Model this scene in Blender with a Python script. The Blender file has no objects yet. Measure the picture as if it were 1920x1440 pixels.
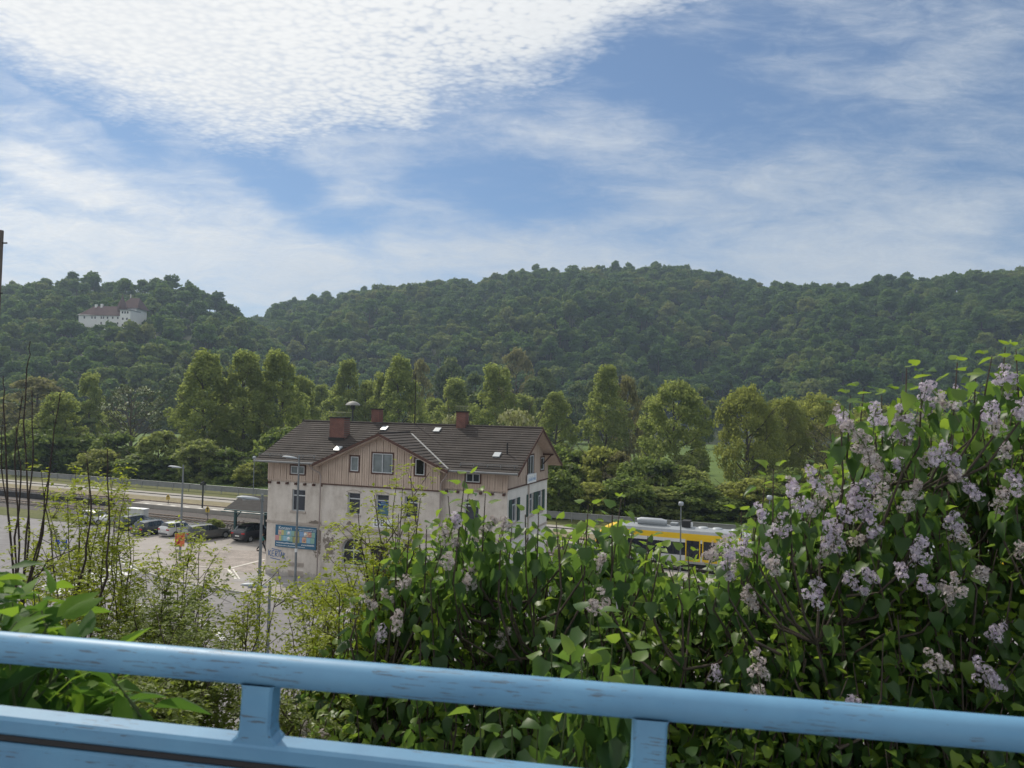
import bpy, math, random
import numpy as np
from mathutils import Vector, Matrix
R=math.radians
SC=bpy.context.scene
C=SC.collection
rng=np.random.default_rng(7); random.seed(7)
# ---------------------------------------------------------------- camera model
FPX=1371.0; CH=14.4; PITCH=R(2.09); ROLL=0.022
CM=Matrix.Rotation(math.pi/2+PITCH,3,'X')@Matrix.Rotation(ROLL,3,'Z')
def ray(x,y): return CM@Vector(((x-960)/FPX,-(y-720)/FPX,-1.0))
def G(x,y,z=0.0):
    d=ray(x,y); t=(z-CH)/d.z; return Vector((d.x*t,d.y*t,z))
def P(x,y,Y):
    d=ray(x,y); t=Y/d.y; return Vector((d.x*t,Y,CH+d.z*t))
cam=bpy.data.objects.new('camera',bpy.data.cameras.new('camera')); C.objects.link(cam)
cam.matrix_world=Matrix.Translation((0,0,CH))@CM.to_4x4()
cam.data.sensor_width=36; cam.data.lens=36*FPX/1920; cam.data.clip_end=6000; cam.data.clip_start=0.05
cam.data.dof.use_dof=True; cam.data.dof.focus_distance=18.0; cam.data.dof.aperture_fstop=7.5
SC.camera=cam
# ---------------------------------------------------------------- tagging
def tag(o,label=None,cat=None,group=None,kind=None):
    if label: o['label']=label
    if cat: o['category']=cat
    if group: o['group']=group
    if kind: o['kind']=kind
    return o
def empty(name,loc=(0,0,0),rz=0,label=None,cat=None,group=None):
    o=bpy.data.objects.new(name,None); C.objects.link(o)
    o.location=loc; o.rotation_euler=(0,0,rz); o.empty_display_size=.3
    return tag(o,label,cat,group)
def copy_tree(o,parent=None):
    c=o.copy(); C.objects.link(c); c.parent=parent
    for ch in list(o.children): copy_tree(ch,c)
    return c
# ---------------------------------------------------------------- materials
def srgb(r,g,b):
    f=lambda c:(c/255/12.92) if c/255<=.04045 else ((c/255+.055)/1.055)**2.4
    return (f(r),f(g),f(b),1)
def mix_rgb(nt,a,b,fac,blend='MIX'):
    n=nt.nodes.new('ShaderNodeMix'); n.data_type='RGBA'; n.blend_type=blend
    for s,v in ((n.inputs[0],fac),(n.inputs[6],a),(n.inputs[7],b)):
        if isinstance(v,bpy.types.NodeSocket): nt.links.new(v,s)
        elif v is not None: s.default_value=v if not isinstance(v,tuple) or len(v)==4 else (*v,1)
    return n.outputs[2]
def math_n(nt,op,a,b=None,c=None,clamp=False):
    n=nt.nodes.new('ShaderNodeMath'); n.operation=op; n.use_clamp=clamp
    for i,v in enumerate((a,b,c)):
        if v is None: continue
        if isinstance(v,bpy.types.NodeSocket): nt.links.new(v,n.inputs[i])
        else: n.inputs[i].default_value=v
    return n.outputs[0]
def ramp(nt,fac,pts):
    n=nt.nodes.new('ShaderNodeValToRGB'); nt.links.new(fac,n.inputs[0]); e=n.color_ramp.elements
    while len(e)<len(pts): e.new(.5)
    for k,(p,c) in enumerate(pts):
        e[k].position=p; e[k].color=c if isinstance(c,tuple) else (c,c,c,1)
    return n.outputs[0]
def noise(nt,vec,scale,detail=4,rough=.55,dist=0.0,out=0):
    n=nt.nodes.new('ShaderNodeTexNoise'); n.inputs['Scale'].default_value=scale; n.inputs['Detail'].default_value=detail
    n.inputs['Roughness'].default_value=rough; n.inputs['Distortion'].default_value=dist
    if vec is not None: nt.links.new(vec,n.inputs['Vector'])
    return n.outputs[out]
def coords(nt,kind='Object',scale=(1,1,1),loc=(0,0,0),rot=(0,0,0)):
    t=nt.nodes.new('ShaderNodeTexCoord'); m=nt.nodes.new('ShaderNodeMapping')
    m.inputs['Scale'].default_value=scale; m.inputs['Location'].default_value=loc; m.inputs['Rotation'].default_value=rot
    nt.links.new(t.outputs[kind],m.inputs[0]); return m.outputs[0]
def bump(nt,h,strength=.3,dist=.02):
    b=nt.nodes.new('ShaderNodeBump'); b.inputs['Strength'].default_value=strength; b.inputs['Distance'].default_value=dist
    nt.links.new(h,b.inputs['Height']); return b.outputs[0]
def newmat(name):
    m=bpy.data.materials.new(name); m.use_nodes=True; nt=m.node_tree
    return m,nt,nt.nodes['Principled BSDF']
def mat(name,col,rough=.7,metal=0.0,var=.18,scale=4.0,bmp=.0,spec=.4,col2=None):
    """base colour broken up by two octaves of noise"""
    m,nt,p=newmat(name); c=coords(nt)
    n1=noise(nt,c,scale,5); n2=noise(nt,c,scale*9,3)
    f=math_n(nt,'ADD',math_n(nt,'MULTIPLY',n1,.65),math_n(nt,'MULTIPLY',n2,.35))
    d=tuple(x*(1-var) for x in col[:3])+(1,); l=tuple(min(1,x*(1+var)) for x in col[:3])+(1,)
    if col2: d=col2
    o=ramp(nt,f,[(.32,d),(.66,l)])
    nt.links.new(o,p.inputs['Base Color']); p.inputs['Roughness'].default_value=rough; p.inputs['Metallic'].default_value=metal
    p.inputs['Specular IOR Level'].default_value=spec
    if bmp: nt.links.new(bump(nt,f,bmp,.02),p.inputs['Normal'])
    return m
def leafmat(name,c1,c2,c3,trans=.45,rough=.45,spec=.35,tcol=None,inst=False):
    """leaf: colour varies leaf by leaf (point attribute rnd), light passes through"""
    m,nt,p=newmat(name)
    if inst:
        oi=nt.nodes.new('ShaderNodeObjectInfo'); at=nt.nodes.new('ShaderNodeAttribute'); at.attribute_name='rnd'
        wn_=noise(nt,oi.outputs['Location'],.011,3,.6); wn_=ramp(nt,wn_,[(.36,0.0),(.64,1.0)])     # stands of different species
        f=math_n(nt,'ADD',math_n(nt,'MULTIPLY',oi.outputs['Random'],.42),math_n(nt,'ADD',math_n(nt,'MULTIPLY',at.outputs['Fac'],.18),math_n(nt,'MULTIPLY',wn_,.40)))
    else:
        at=nt.nodes.new('ShaderNodeAttribute'); at.attribute_name='rnd'; f=at.outputs['Fac']
    o=ramp(nt,f,[(0.0,c1),(.55,c2),(1.0,c3)])
    nt.links.new(o,p.inputs['Base Color']); p.inputs['Roughness'].default_value=rough; p.inputs['Specular IOR Level'].default_value=spec
    tr=nt.nodes.new('ShaderNodeBsdfTranslucent'); tc=mix_rgb(nt,o,tcol or (.9,1.0,.35,1),1.0,'MULTIPLY')
    g=nt.nodes.new('ShaderNodeGamma'); nt.links.new(tc,g.inputs[0]); g.inputs[1].default_value=.62
    nt.links.new(g.outputs[0],tr.inputs[0])
    ms=nt.nodes.new('ShaderNodeMixShader'); ms.inputs[0].default_value=trans
    nt.links.new(p.outputs[0],ms.inputs[1]); nt.links.new(tr.outputs[0],ms.inputs[2])
    nt.links.new(ms.outputs[0],nt.nodes['Material Output'].inputs['Surface'])
    return m
# ---------------------------------------------------------------- mesh builder
class MB:
    def __init__(s): s.v=[]; s.f=[]; s.m=[]; s.sm=[]
    def add(s,vs,fs,mi=0,smooth=False):
        b=len(s.v); s.v+= [tuple(v) for v in vs]
        for f in fs: s.f.append(tuple(b+i for i in f)); s.m.append(mi); s.sm.append(smooth)
        return s
    def box(s,a,b,mi=0):
        (x0,y0,z0),(x1,y1,z1)=a,b
        x0,x1=sorted((x0,x1)); y0,y1=sorted((y0,y1)); z0,z1=sorted((z0,z1))
        v=[(x0,y0,z0),(x1,y0,z0),(x1,y1,z0),(x0,y1,z0),(x0,y0,z1),(x1,y0,z1),(x1,y1,z1),(x0,y1,z1)]
        return s.add(v,[(3,2,1,0),(4,5,6,7),(0,1,5,4),(1,2,6,5),(2,3,7,6),(3,0,4,7)],mi)
    def bevbox(s,a,b,r=.01,mi=0):
        (x0,y0,z0),(x1,y1,z1)=a,b
        x0,x1=sorted((x0,x1)); y0,y1=sorted((y0,y1)); z0,z1=sorted((z0,z1))
        o=[(x0+r,y0),(x1-r,y0),(x1,y0+r),(x1,y1-r),(x1-r,y1),(x0+r,y1),(x0,y1-r),(x0,y0+r)]
        i=[(x0+2*r,y0+r),(x1-2*r,y0+r),(x1-r,y0+2*r),(x1-r,y1-2*r),(x1-2*r,y1-r),(x0+2*r,y1-r),(x0+r,y1-2*r),(x0+r,y0+2*r)]
        v=[(*p,z0) for p in i]+[(*p,z0+r) for p in o]+[(*p,z1-r) for p in o]+[(*p,z1) for p in i]
        f=[tuple(range(7,-1,-1)),tuple(range(24,32))]
        for k in range(3):
            for j in range(8): f.append((k*8+j,k*8+(j+1)%8,k*8+8+(j+1)%8,k*8+8+j))
        return s.add(v,f,mi)
    def quad(s,a,b,c,d,mi=0): return s.add([a,b,c,d],[(0,1,2,3)],mi)
    def poly(s,pts,mi=0): return s.add(pts,[tuple(range(len(pts)))],mi)
    def slab(s,pts,dz,mi=0):
        """closed polygon pts (3-D) extruded by vector dz"""
        n=len(pts); d=Vector(dz); v=[Vector(p) for p in pts]+[Vector(p)+d for p in pts]
        f=[tuple(range(n-1,-1,-1)),tuple(range(n,2*n))]+[(i,(i+1)%n,n+(i+1)%n,n+i) for i in range(n)]
        return s.add(v,f,mi)
    def tube(s,path,rad,n=8,mi=0,cap=True):
        path=[Vector(p) for p in path]; k=len(path)
        if not hasattr(rad,'__len__'): rad=[rad]*k
        vs=[]; prev=None
        for i,p in enumerate(path):
            t=(path[min(i+1,k-1)]-path[max(i-1,0)])
            if t.length<1e-9: t=Vector((0,0,1))
            t.normalize()
            if prev is None:
                a=Vector((1,0,0)) if abs(t.x)<.8 else Vector((0,1,0)); u=t.cross(a).normalized()
            else: u=(prev-t*prev.dot(t)).normalized()
            prev=u; w=t.cross(u)
            for j in range(n):
                an=2*math.pi*j/n; vs.append(p+(u*math.cos(an)+w*math.sin(an))*rad[i])
        f=[(i*n+j,i*n+(j+1)%n,(i+1)*n+(j+1)%n,(i+1)*n+j) for i in range(k-1) for j in range(n)]
        s.add(vs,f,mi,True)
        if cap: s.add(vs[:n],[tuple(range(n-1,-1,-1))],mi); s.add(vs[-n:],[tuple(range(n))],mi)
        return s
    def lathe(s,prof,n=16,c=(0,0,0),mi=0,axis='z'):
        vs=[]
        for r,z in prof:
            for j in range(n):
                a=2*math.pi*j/n
                p=(r*math.cos(a),r*math.sin(a),z)
                if axis=='y': p=(p[0],p[2],p[1])
                if axis=='x': p=(p[2],p[0],p[1])
                vs.append((p[0]+c[0],p[1]+c[1],p[2]+c[2]))
        k=len(prof); f=[(i*n+j,i*n+(j+1)%n,(i+1)*n+(j+1)%n,(i+1)*n+j) for i in range(k-1) for j in range(n)]
        return s.add(vs,f,mi,True)
    def build(s,name,mats,parent=None,loc=None,rot=None):
        me=bpy.data.meshes.new(name); me.from_pydata(s.v,[],s.f)
        if not isinstance(mats,(list,tuple)): mats=[mats]
        for m in mats: me.materials.append(m)
        me.polygons.foreach_set('material_index',s.m); me.polygons.foreach_set('use_smooth',s.sm); me.update()
        o=bpy.data.objects.new(name,me); C.objects.link(o)
        if parent: o.parent=parent
        if loc is not None: o.location=loc
        if rot is not None: o.rotation_euler=rot
        return o
def np_mesh(name,v,f,mats,rnd=None,smooth=True,mi=None):
    v=np.ascontiguousarray(v,dtype=np.float32).reshape(-1,3); f=np.ascontiguousarray(f,dtype=np.int32); n,k=f.shape
    me=bpy.data.meshes.new(name); me.vertices.add(len(v)); me.vertices.foreach_set('co',v.ravel())
    me.loops.add(n*k); me.loops.foreach_set('vertex_index',f.ravel())
    me.polygons.add(n); me.polygons.foreach_set('loop_start',np.arange(n,dtype=np.int32)*k)
    me.polygons.foreach_set('use_smooth',np.full(n,smooth))
    if not isinstance(mats,(list,tuple)): mats=[mats]
    for m in mats: me.materials.append(m)
    if mi is not None: me.polygons.foreach_set('material_index',np.asarray(mi,dtype=np.int32))
    if rnd is not None:
        a=me.attributes.new('rnd','FLOAT','POINT'); a.data.foreach_set('value',np.asarray(rnd,dtype=np.float32))
    me.update(calc_edges=True); return me
def mobj(name,me,parent=None):
    o=bpy.data.objects.new(name,me); C.objects.link(o)
    if parent: o.parent=parent
    return o
def unit(a): return a/np.maximum(np.linalg.norm(a,axis=-1,keepdims=True),1e-9)
def scatter(tv,tf,pos,d,nrm,size,rnd):
    """template (x across, y along d, z along nrm) placed N times -> (v,f,rnd)"""
    pos=np.asarray(pos); d=unit(np.asarray(d)); nrm=np.asarray(nrm); nrm=unit(nrm-d*np.sum(nrm*d,1,keepdims=True)); x=np.cross(d,nrm)
    size=np.asarray(size).reshape(-1,1,1); tv=np.asarray(tv)
    v=pos[:,None,:]+size*(tv[None,:,0:1]*x[:,None,:]+tv[None,:,1:2]*d[:,None,:]+tv[None,:,2:3]*nrm[:,None,:])
    N=len(pos); tf=np.asarray(tf); f=(tf[None]+np.arange(N)[:,None,None]*len(tv)).reshape(-1,tf.shape[1])
    return v.reshape(-1,3),f,np.repeat(rnd,len(tv))
def randdir(n): return unit(rng.normal(size=(n,3)))
# leaf templates
HEART_V=[(0,0,0),(0,.4,.0),(0,.75,-.06),(0,1.08,-.2),(-.33,-.06,.1),(-.45,.26,.15),(-.29,.66,.06),(.33,-.06,.1),(.45,.26,.15),(.29,.66,.06)]
HEART_F=[(0,1,5),(0,5,4),(1,2,6),(1,6,5),(2,3,6),(1,0,8),(8,0,7),(2,1,9),(9,1,8),(3,2,9)]
LANCE_V=[(0,0,0),(0,.45,.02),(0,1.0,-.12),(-.17,.2,.06),(-.22,.48,.08),(-.13,.78,.0),(.17,.2,.06),(.22,.48,.08),(.13,.78,.0)]
LANCE_F=[(0,1,3),(3,1,4),(1,5,4),(1,2,5),(1,0,6),(1,6,7),(1,7,8),(2,1,8)]
CARD_V=[(-.5,0,0),(.5,0,0),(.42,.9,.12),(-.42,.9,.12)]; CARD_F=[(0,1,2,3)]
LEAFLET_V=[(0,0,0),(-.28,.5,.08),(0,1,-.05),(.28,.5,.08)]; LEAFLET_F=[(0,3,2),(0,2,1)]
def ground_strip(name,pts,z,m,label=None,kind='structure'):
    b=MB(); b.poly([(p[0],p[1],z) for p in pts]); o=b.build(name,m); return tag(o,label,None,None,kind)
# ================================================================ WORLD, SUN, HAZE
SUN_EL,SUN_AZ=R(46),R(-34)      # azimuth measured from +Y (view direction), negative = left
sd=Vector((math.sin(SUN_AZ)*math.cos(SUN_EL),math.cos(SUN_AZ)*math.cos(SUN_EL),math.sin(SUN_EL)))
sl=bpy.data.lights.new('sun','SUN'); sl.energy=3.2; sl.angle=R(1.2); sl.color=(1,.93,.82)
so=bpy.data.objects.new('sun',sl); C.objects.link(so); so.rotation_euler=sd.to_track_quat('Z','Y').to_euler()
w=bpy.data.worlds.new("World"); SC.world=w; w.use_nodes=True; nt=w.node_tree; bg=nt.nodes['Background']
sky=nt.nodes.new('ShaderNodeTexSky'); sky.sky_type='NISHITA'; sky.sun_disc=False; sky.sun_elevation=SUN_EL; sky.sun_rotation=SUN_AZ
sky.air_density=1.0; sky.dust_density=.8; sky.ozone_density=2.0; sky.altitude=500
tc=nt.nodes.new('ShaderNodeTexCoord'); sep=nt.nodes.new('ShaderNodeSeparateXYZ'); nt.links.new(tc.outputs['Generated'],sep.inputs[0])
dx,dy,dz=sep.outputs
ay=math_n(nt,'MAXIMUM',math_n(nt,'ABSOLUTE',dy),.15)
tt=math_n(nt,'DIVIDE',dx,ay); ee=math_n(nt,'DIVIDE',dz,ay)            # tan azimuth, tan elevation
zz=math_n(nt,'ADD',math_n(nt,'MAXIMUM',dz,0.0),.07)
cu=math_n(nt,'DIVIDE',dx,zz); cv=math_n(nt,'DIVIDE',dy,zz)            # flat cloud layer seen in perspective
def comb(a,b,c=0.0):
    n=nt.nodes.new('ShaderNodeCombineXYZ')
    for i,v in enumerate((a,b,c)):
        if isinstance(v,bpy.types.NodeSocket): nt.links.new(v,n.inputs[i])
        else: n.inputs[i].default_value=v
    return n.outputs[0]
def mp(vec,scale=(1,1,1),rot=0,loc=(0,0,0)):
    m=nt.nodes.new('ShaderNodeMapping'); m.inputs['Scale'].default_value=scale; m.inputs['Rotation'].default_value=(0,0,rot); m.inputs['Location'].default_value=loc
    nt.links.new(vec,m.inputs[0]); return m.outputs[0]
te=comb(tt,ee); pl=comb(cu,cv)
wn=noise(nt,mp(te,(3,5,1)),1.6,3,.6,0,1)
wsep=nt.nodes.new('ShaderNodeSeparateXYZ'); nt.links.new(wn,wsep.inputs[0])
wx=math_n(nt,'MULTIPLY',math_n(nt,'SUBTRACT',wsep.outputs[0],.5),.17); wy=math_n(nt,'MULTIPLY',math_n(nt,'SUBTRACT',wsep.outputs[1],.5),.085)
t2=math_n(nt,'ADD',tt,wx); e2=math_n(nt,'ADD',ee,wy)
def smooth(x,a,b):
    n=nt.nodes.new('ShaderNodeMapRange'); n.interpolation_type='SMOOTHSTEP'; nt.links.new(x,n.inputs[0])
    n.inputs[1].default_value=a; n.inputs[2].default_value=b; return n.outputs[0]
# lower edge of the bright altocumulus sheet: elevation as a function of azimuth
fc=nt.nodes.new('ShaderNodeFloatCurve'); cvp=fc.mapping.curves[0].points
def pxe(x,y): return ((x-960)/FPX+.022*0, (770+.022*(x-960)-y)/FPX)
pts=[(-250,20),(-120,70),(0,122),(180,198),(330,238),(490,272),(640,262),(745,240),(800,196),(990,176),(1060,120),(1150,50),(1280,0),(1420,-90),(1600,-190)]
cp=[((px-960)/FPX+1.0,pxe(px,py)[1]/.8) for px,py in pts]
cp=[(x/1.6,y) for x,y in cp]
cvp[0].location=(0.0,cp[0][1]); cvp[1].location=(1.0,1.0)
for x,y in cp: cvp.new(min(.999,x),min(1,y))
fc.mapping.use_clip=False; fc.mapping.update()
nt.links.new(math_n(nt,'DIVIDE',math_n(nt,'ADD',t2,1.0),1.6),fc.inputs['Value'])
edge=math_n(nt,'SUBTRACT',e2,math_n(nt,'MULTIPLY',fc.outputs[0],.8))
rip=noise(nt,mp(pl,(1,1.6,1),R(25)),30.0,2,.5,.0)
vor=nt.nodes.new('ShaderNodeTexVoronoi'); vor.feature='F1'; vor.inputs['Scale'].default_value=46; nt.links.new(mp(pl,(1,1.35,1),R(20)),vor.inputs['Vector'])
cell=math_n(nt,'SUBTRACT',1.0,math_n(nt,'MULTIPLY',vor.outputs['Distance'],1.15))
gran=math_n(nt,'ADD',math_n(nt,'MULTIPLY',rip,.6),math_n(nt,'MULTIPLY',cell,.4))
big=noise(nt,mp(pl,(1,1,1),R(10),(3,1,0)),1.3,2,.55,0)
# cirrus streaks: long thin noise, two directions, and a low veil
ci1=noise(nt,mp(te,(1.0,4.2,1),R(14),(.3,.2,0)),2.6,6,.62,.7)
ci2=noise(nt,mp(te,(1.3,5.5,1),R(-18),(1.7,.6,0)),3.6,6,.64,.8)
ci3=noise(nt,mp(te,(1,3,1),R(18),(5,2,0)),14,4,.7,.8)
cir=math_n(nt,'ADD',math_n(nt,'MULTIPLY',ci1,.48),math_n(nt,'ADD',math_n(nt,'MULTIPLY',ci2,.34),math_n(nt,'MULTIPLY',ci3,.20)))
edgen=math_n(nt,'ADD',math_n(nt,'MULTIPLY',math_n(nt,'SUBTRACT',ci3,.5),.10),math_n(nt,'MULTIPLY',math_n(nt,'SUBTRACT',gran,.5),.035))
depth=math_n(nt,'ADD',edge,edgen)
sheet=smooth(depth,-.03,.075)
kk=math_n(nt,'ADD',math_n(nt,'MULTIPLY',smooth(t2,-.55,.20),.62),.10)       # the ripples open up towards the right end
gap=math_n(nt,'SUBTRACT',1.0,smooth(math_n(nt,'ADD',gran,math_n(nt,'MULTIPLY',math_n(nt,'SUBTRACT',big,.5),.7)),.08,.52))
sheet=math_n(nt,'MULTIPLY',sheet,math_n(nt,'SUBTRACT',1.0,math_n(nt,'MULTIPLY',gap,kk)))
def blob(px,py,rx,ry,rot=0):
    """soft ellipse fixed in the sky, centre/size given as sky angles"""
    t,e=pxe(px,py)
    v=mp(comb(t2,e2),(1,1,1),0,(-t,-e,0)); v=mp(v,(FPX/rx,FPX/ry,1),0) if rot==0 else mp(mp(v,(1,1,1),R(rot)),(FPX/rx,FPX/ry,1))
    ln=nt.nodes.new('ShaderNodeVectorMath'); ln.operation='LENGTH'; nt.links.new(v,ln.inputs[0])
    return smooth(ln.outputs['Value'],1.15,0.15)
bias=None
for (a,k) in (((100,165,230,40,28),-.30),((520,330,230,85,35),-.20),((930,330,260,95,8),-.16),((900,400,150,45,8),-.10),((1180,120,330,110,18),-.12),((1420,180,420,130,12),-.08),((1500,60,330,60,10),-.10),
              ((130,330,260,40,14),.20),((60,430,300,60,8),.20),((350,450,430,70,10),.10),((700,480,600,70,0),.10),((1300,390,420,70,-14),.11),((1700,430,420,120,-6),.16),((1760,100,380,60,-22),.07),((330,390,330,60,14),.06),((680,330,160,60,-25),.08),((1080,230,260,60,-15),.07),((1500,300,500,60,-8),.07),((300,520,600,60,0),.16),((1400,500,700,60,0),.12)):
    b=math_n(nt,'MULTIPLY',blob(*a),k); bias=b if bias is None else math_n(nt,'ADD',bias,b)
low=math_n(nt,'MULTIPLY',smooth(ee,.34,.06),.12)
den=math_n(nt,'ADD',math_n(nt,'ADD',cir,bias),low)
veil=math_n(nt,'MULTIPLY',smooth(den,.35,.80),.84)
veil=math_n(nt,'MULTIPLY',veil,math_n(nt,'ADD',.62,math_n(nt,'MULTIPLY',ci3,.74)),None,True)
cover=math_n(nt,'MAXIMUM',math_n(nt,'MULTIPLY',sheet,.97),veil)
# behind the viewer: an unseen even bright cloud cover, added to lighten the shaded walls
back=smooth(dy,.12,-.25)
bn=smooth(noise(nt,mp(pl,(1,1,1)),1.0,2,.6),.35,.6)
cover=math_n(nt,'MAXIMUM',cover,math_n(nt,'MULTIPLY',back,math_n(nt,'ADD',.55,math_n(nt,'MULTIPLY',bn,.4))))
glow=smooth(math_n(nt,'SUBTRACT',e2,math_n(nt,'MULTIPLY',t2,.55)),.05,.75)
ccol=mix_rgb(nt,(5.3,5.9,6.6,1),(9.1,9.15,9.05,1),glow)
shade=math_n(nt,'ADD',.88,math_n(nt,'MULTIPLY',math_n(nt,'ADD',math_n(nt,'MULTIPLY',gran,.6),math_n(nt,'MULTIPLY',big,.4)),.23))
ccol=mix_rgb(nt,ccol,comb(shade,shade,shade),1.0,'MULTIPLY')
blue=mix_rgb(nt,mix_rgb(nt,sky.outputs[0],(.58,.77,.92,1),1.0,'MULTIPLY'),(2.2,3.0,4.2,1),.26)
final=mix_rgb(nt,blue,ccol,cover)
nt.links.new(final,bg.inputs[0]); bg.inputs[1].default_value=.105; w.cycles.sampling_method='NONE'
hm,hnt,hp=newmat('haze_air')
for n in list(hnt.nodes):
    if n.type=='BSDF_PRINCIPLED': hnt.nodes.remove(n)
pv=hnt.nodes.new('ShaderNodeVolumePrincipled'); pv.inputs['Color'].default_value=(.62,.78,.98,1); pv.inputs['Density'].default_value=.00023; pv.inputs['Anisotropy'].default_value=.25
hnt.links.new(pv.outputs[0],hnt.nodes['Material Output'].inputs['Volume'])
tag(MB().box((-1500,-60,-3),(1500,1500,210)).build('haze',hm),'thin bluish air over the valley','air',None,'stuff')
# ================================================================ TERRAIN
SKY_B=[(-300,560),(300,640),(430,625),(480,603),(520,578),(560,570),(620,562),(700,548),(760,547),(830,533),(900,530),(960,519),(1010,511),(1100,509),(1200,507),(1280,509),(1330,514),(1400,530),(1450,546),(1500,546),(1560,541),(1640,539),(1720,532),(1800,527),(1920,516),(2200,505)]
SKY_A=[(-500,560),(-200,545),(0,532),(60,523),(120,519),(190,514),(235,527),(255,530),(290,516),(350,531),(390,549),(430,571),(470,600),(520,640),(580,690),(660,760)]
def elev(px,tab):
    xs=np.array([a for a,_ in tab],float); ys=np.array([b for _,b in tab],float)
    y=np.interp(px,xs,ys); return (770+.022*(px-960)-y)/FPX
def vnoise(x,y,s,seed=0):
    x=x/s+seed*13.7; y=y/s+seed*7.3; xi=np.floor(x); yi=np.floor(y); fx=x-xi; fy=y-yi
    h=lambda a,b:np.modf(np.abs(np.sin(a*127.1+b*311.7)*43758.5453))[0]
    fx=fx*fx*(3-2*fx); fy=fy*fy*(3-2*fy)
    return (h(xi,yi)*(1-fx)+h(xi+1,yi)*fx)*(1-fy)+(h(xi,yi+1)*(1-fx)+h(xi+1,yi+1)*fx)*fy
def hillA(X,Y):
    t=X/np.maximum(Y,1); px=960+FPX*t; Yf,Yr=345.0,610.0
    zr=np.maximum(14.4+elev(px,SKY_A)*Yr-14.5,0); s=(Y-Yf)/(Yr-Yf)
    return zr*np.where(s<1,np.clip(s,0,1),np.clip(1-(s-1)*.9,0,1))
def hillB(X,Y):
    t=X/np.maximum(Y,1); px=960+FPX*t
    Yf=np.interp(px,[-200,500,1100,1350,1500,2100],[560,500,470,520,450,420]); Yr=np.interp(px,[-200,500,1000,1400,1500,2100],[900,840,820,860,760,700])
    zr=np.maximum(14.4+elev(px,SKY_B)*Yr-11.5,0); s=(Y-Yf)/(Yr-Yf); sc=np.clip(s,0,1)
    h=zr*(1-(1-sc)**1.45); h=h*np.where(s>1,np.clip(1-(s-1)*.5,0,1),1)
    return h+np.where((sc>0)&(sc<.85),(vnoise(X,Y,70,1)-.5)*16*np.sin(sc*math.pi),0)
def hill(X,Y): return np.maximum(hillA(X,Y),hillB(X,Y))
def grass_mat(name,a,b,c):
    m,nt,p=newmat(name); v=coords(nt); f=math_n(nt,'ADD',math_n(nt,'MULTIPLY',noise(nt,v,.05,4),.5),math_n(nt,'MULTIPLY',noise(nt,v,1.3,5,.7),.5))
    nt.links.new(ramp(nt,f,[(.35,a),(.5,b),(.65,c)]),p.inputs['Base Color']); p.inputs['Roughness'].default_value=.9; p.inputs['Specular IOR Level'].default_value=.15
    nt.links.new(bump(nt,noise(nt,v,6,5,.7),.6,.1),p.inputs['Normal']); return m
m_meadow=grass_mat('meadow_grass',(.075,.115,.028,1),(.10,.15,.036,1),(.135,.19,.055,1))
m_floor=grass_mat('forest_floor',(.012,.018,.006,1),(.02,.03,.01,1),(.035,.04,.018,1))
m_bank=grass_mat('bank_soil',(.03,.035,.014,1),(.045,.055,.02,1),(.07,.06,.035,1))
tag(MB().poly([(-1450,-50,-.02),(1450,-50,-.02),(1450,1450,-.02),(-1450,1450,-.02)]).build('ground',m_meadow),'flat green valley floor','ground',None,'structure')
gx=np.arange(-1000,1001,12.0); gy=np.arange(330,1250,12.0); X,Y=np.meshgrid(gx,gy); Z=hill(X,Y)-.4
v=np.stack([X,Y,Z],-1).reshape(-1,3); nx=len(gx); i=np.arange(len(gy)-1)[:,None]*nx+np.arange(nx-1)[None]; i=i.ravel()
tag(mobj('hills',np_mesh('hills',v,np.stack([i,i+1,i+nx+1,i+nx],1),m_floor)),'two wooded hills closing the valley','hills',None,'structure')
# steep bank from the walkway down to the road
prof=[(-3,12.9),(1.35,12.9),(1.45,12.55),(2.2,11.9),(4.5,9.6),(8,6.0),(12,2.2),(14.5,.3),(16,-.3)]
bx=np.arange(-60,61,1.0); v=[];
for yy,zz_ in prof:
    for xx in bx:
        o=(vnoise(np.array(xx),np.array(yy),2.1,3)-.5)*.5 if 1.5<yy<15 else 0
        v.append((xx,yy-.05*xx*0,zz_+float(o)))
nx=len(bx); i=(np.arange(len(prof)-1)[:,None]*nx+np.arange(nx-1)[None]).ravel()
tag(mobj('slope',np_mesh('slope',v,np.stack([i,i+1,i+nx+1,i+nx],1),m_bank)),'steep overgrown slope below the railing','slope',None,'structure')
# ================================================================ FOREST (instanced crowns)
def crown_points(nclump,nleaf,env,flat=.6,spread=(.9,1.6),droop=0.0,bias=.55,cardsize=(.3,.5)):
    """clumps inside an envelope; returns pos,dir,nrm,size,rnd"""
    pos=[];dr=[];nr=[];sz=[];rd=[]
    for k in range(nclump):
        c=env(k/nclump); r=rng.uniform(*spread); n=int(nleaf*rng.uniform(.7,1.3)); d=randdir(n)
        d[:,2]=np.where(d[:,2]<-.25,-d[:,2]*.6,d[:,2]); rr=r*(rng.uniform(.35,1.0,n)**.5)
        q=c+d*rr[:,None]*np.array([1,1,flat]); q[:,2]-=droop*rng.uniform(0,1,n)**2
        pos.append(q); nr.append(unit(d*bias+randdir(n)*(1-bias)+np.array([0,0,.25]))); dd=randdir(n); dd[:,2]-=(.5+droop); dr.append(dd)
        sz.append(rng.uniform(*cardsize,n)); rd.append(np.clip(rng.normal(rng.uniform(.3,.7),.16,n),0,1))
    return [np.concatenate(a) for a in (pos,dr,nr,sz,rd)]
m_forest=leafmat('forest_leaves',(.026,.066,.016,1),(.070,.130,.026,1),(.20,.20,.058,1),.34,.7,.15,inst=True)
m_bark=mat('bark',(.09,.075,.055),.9,var=.35,scale=6,bmp=.6)
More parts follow.
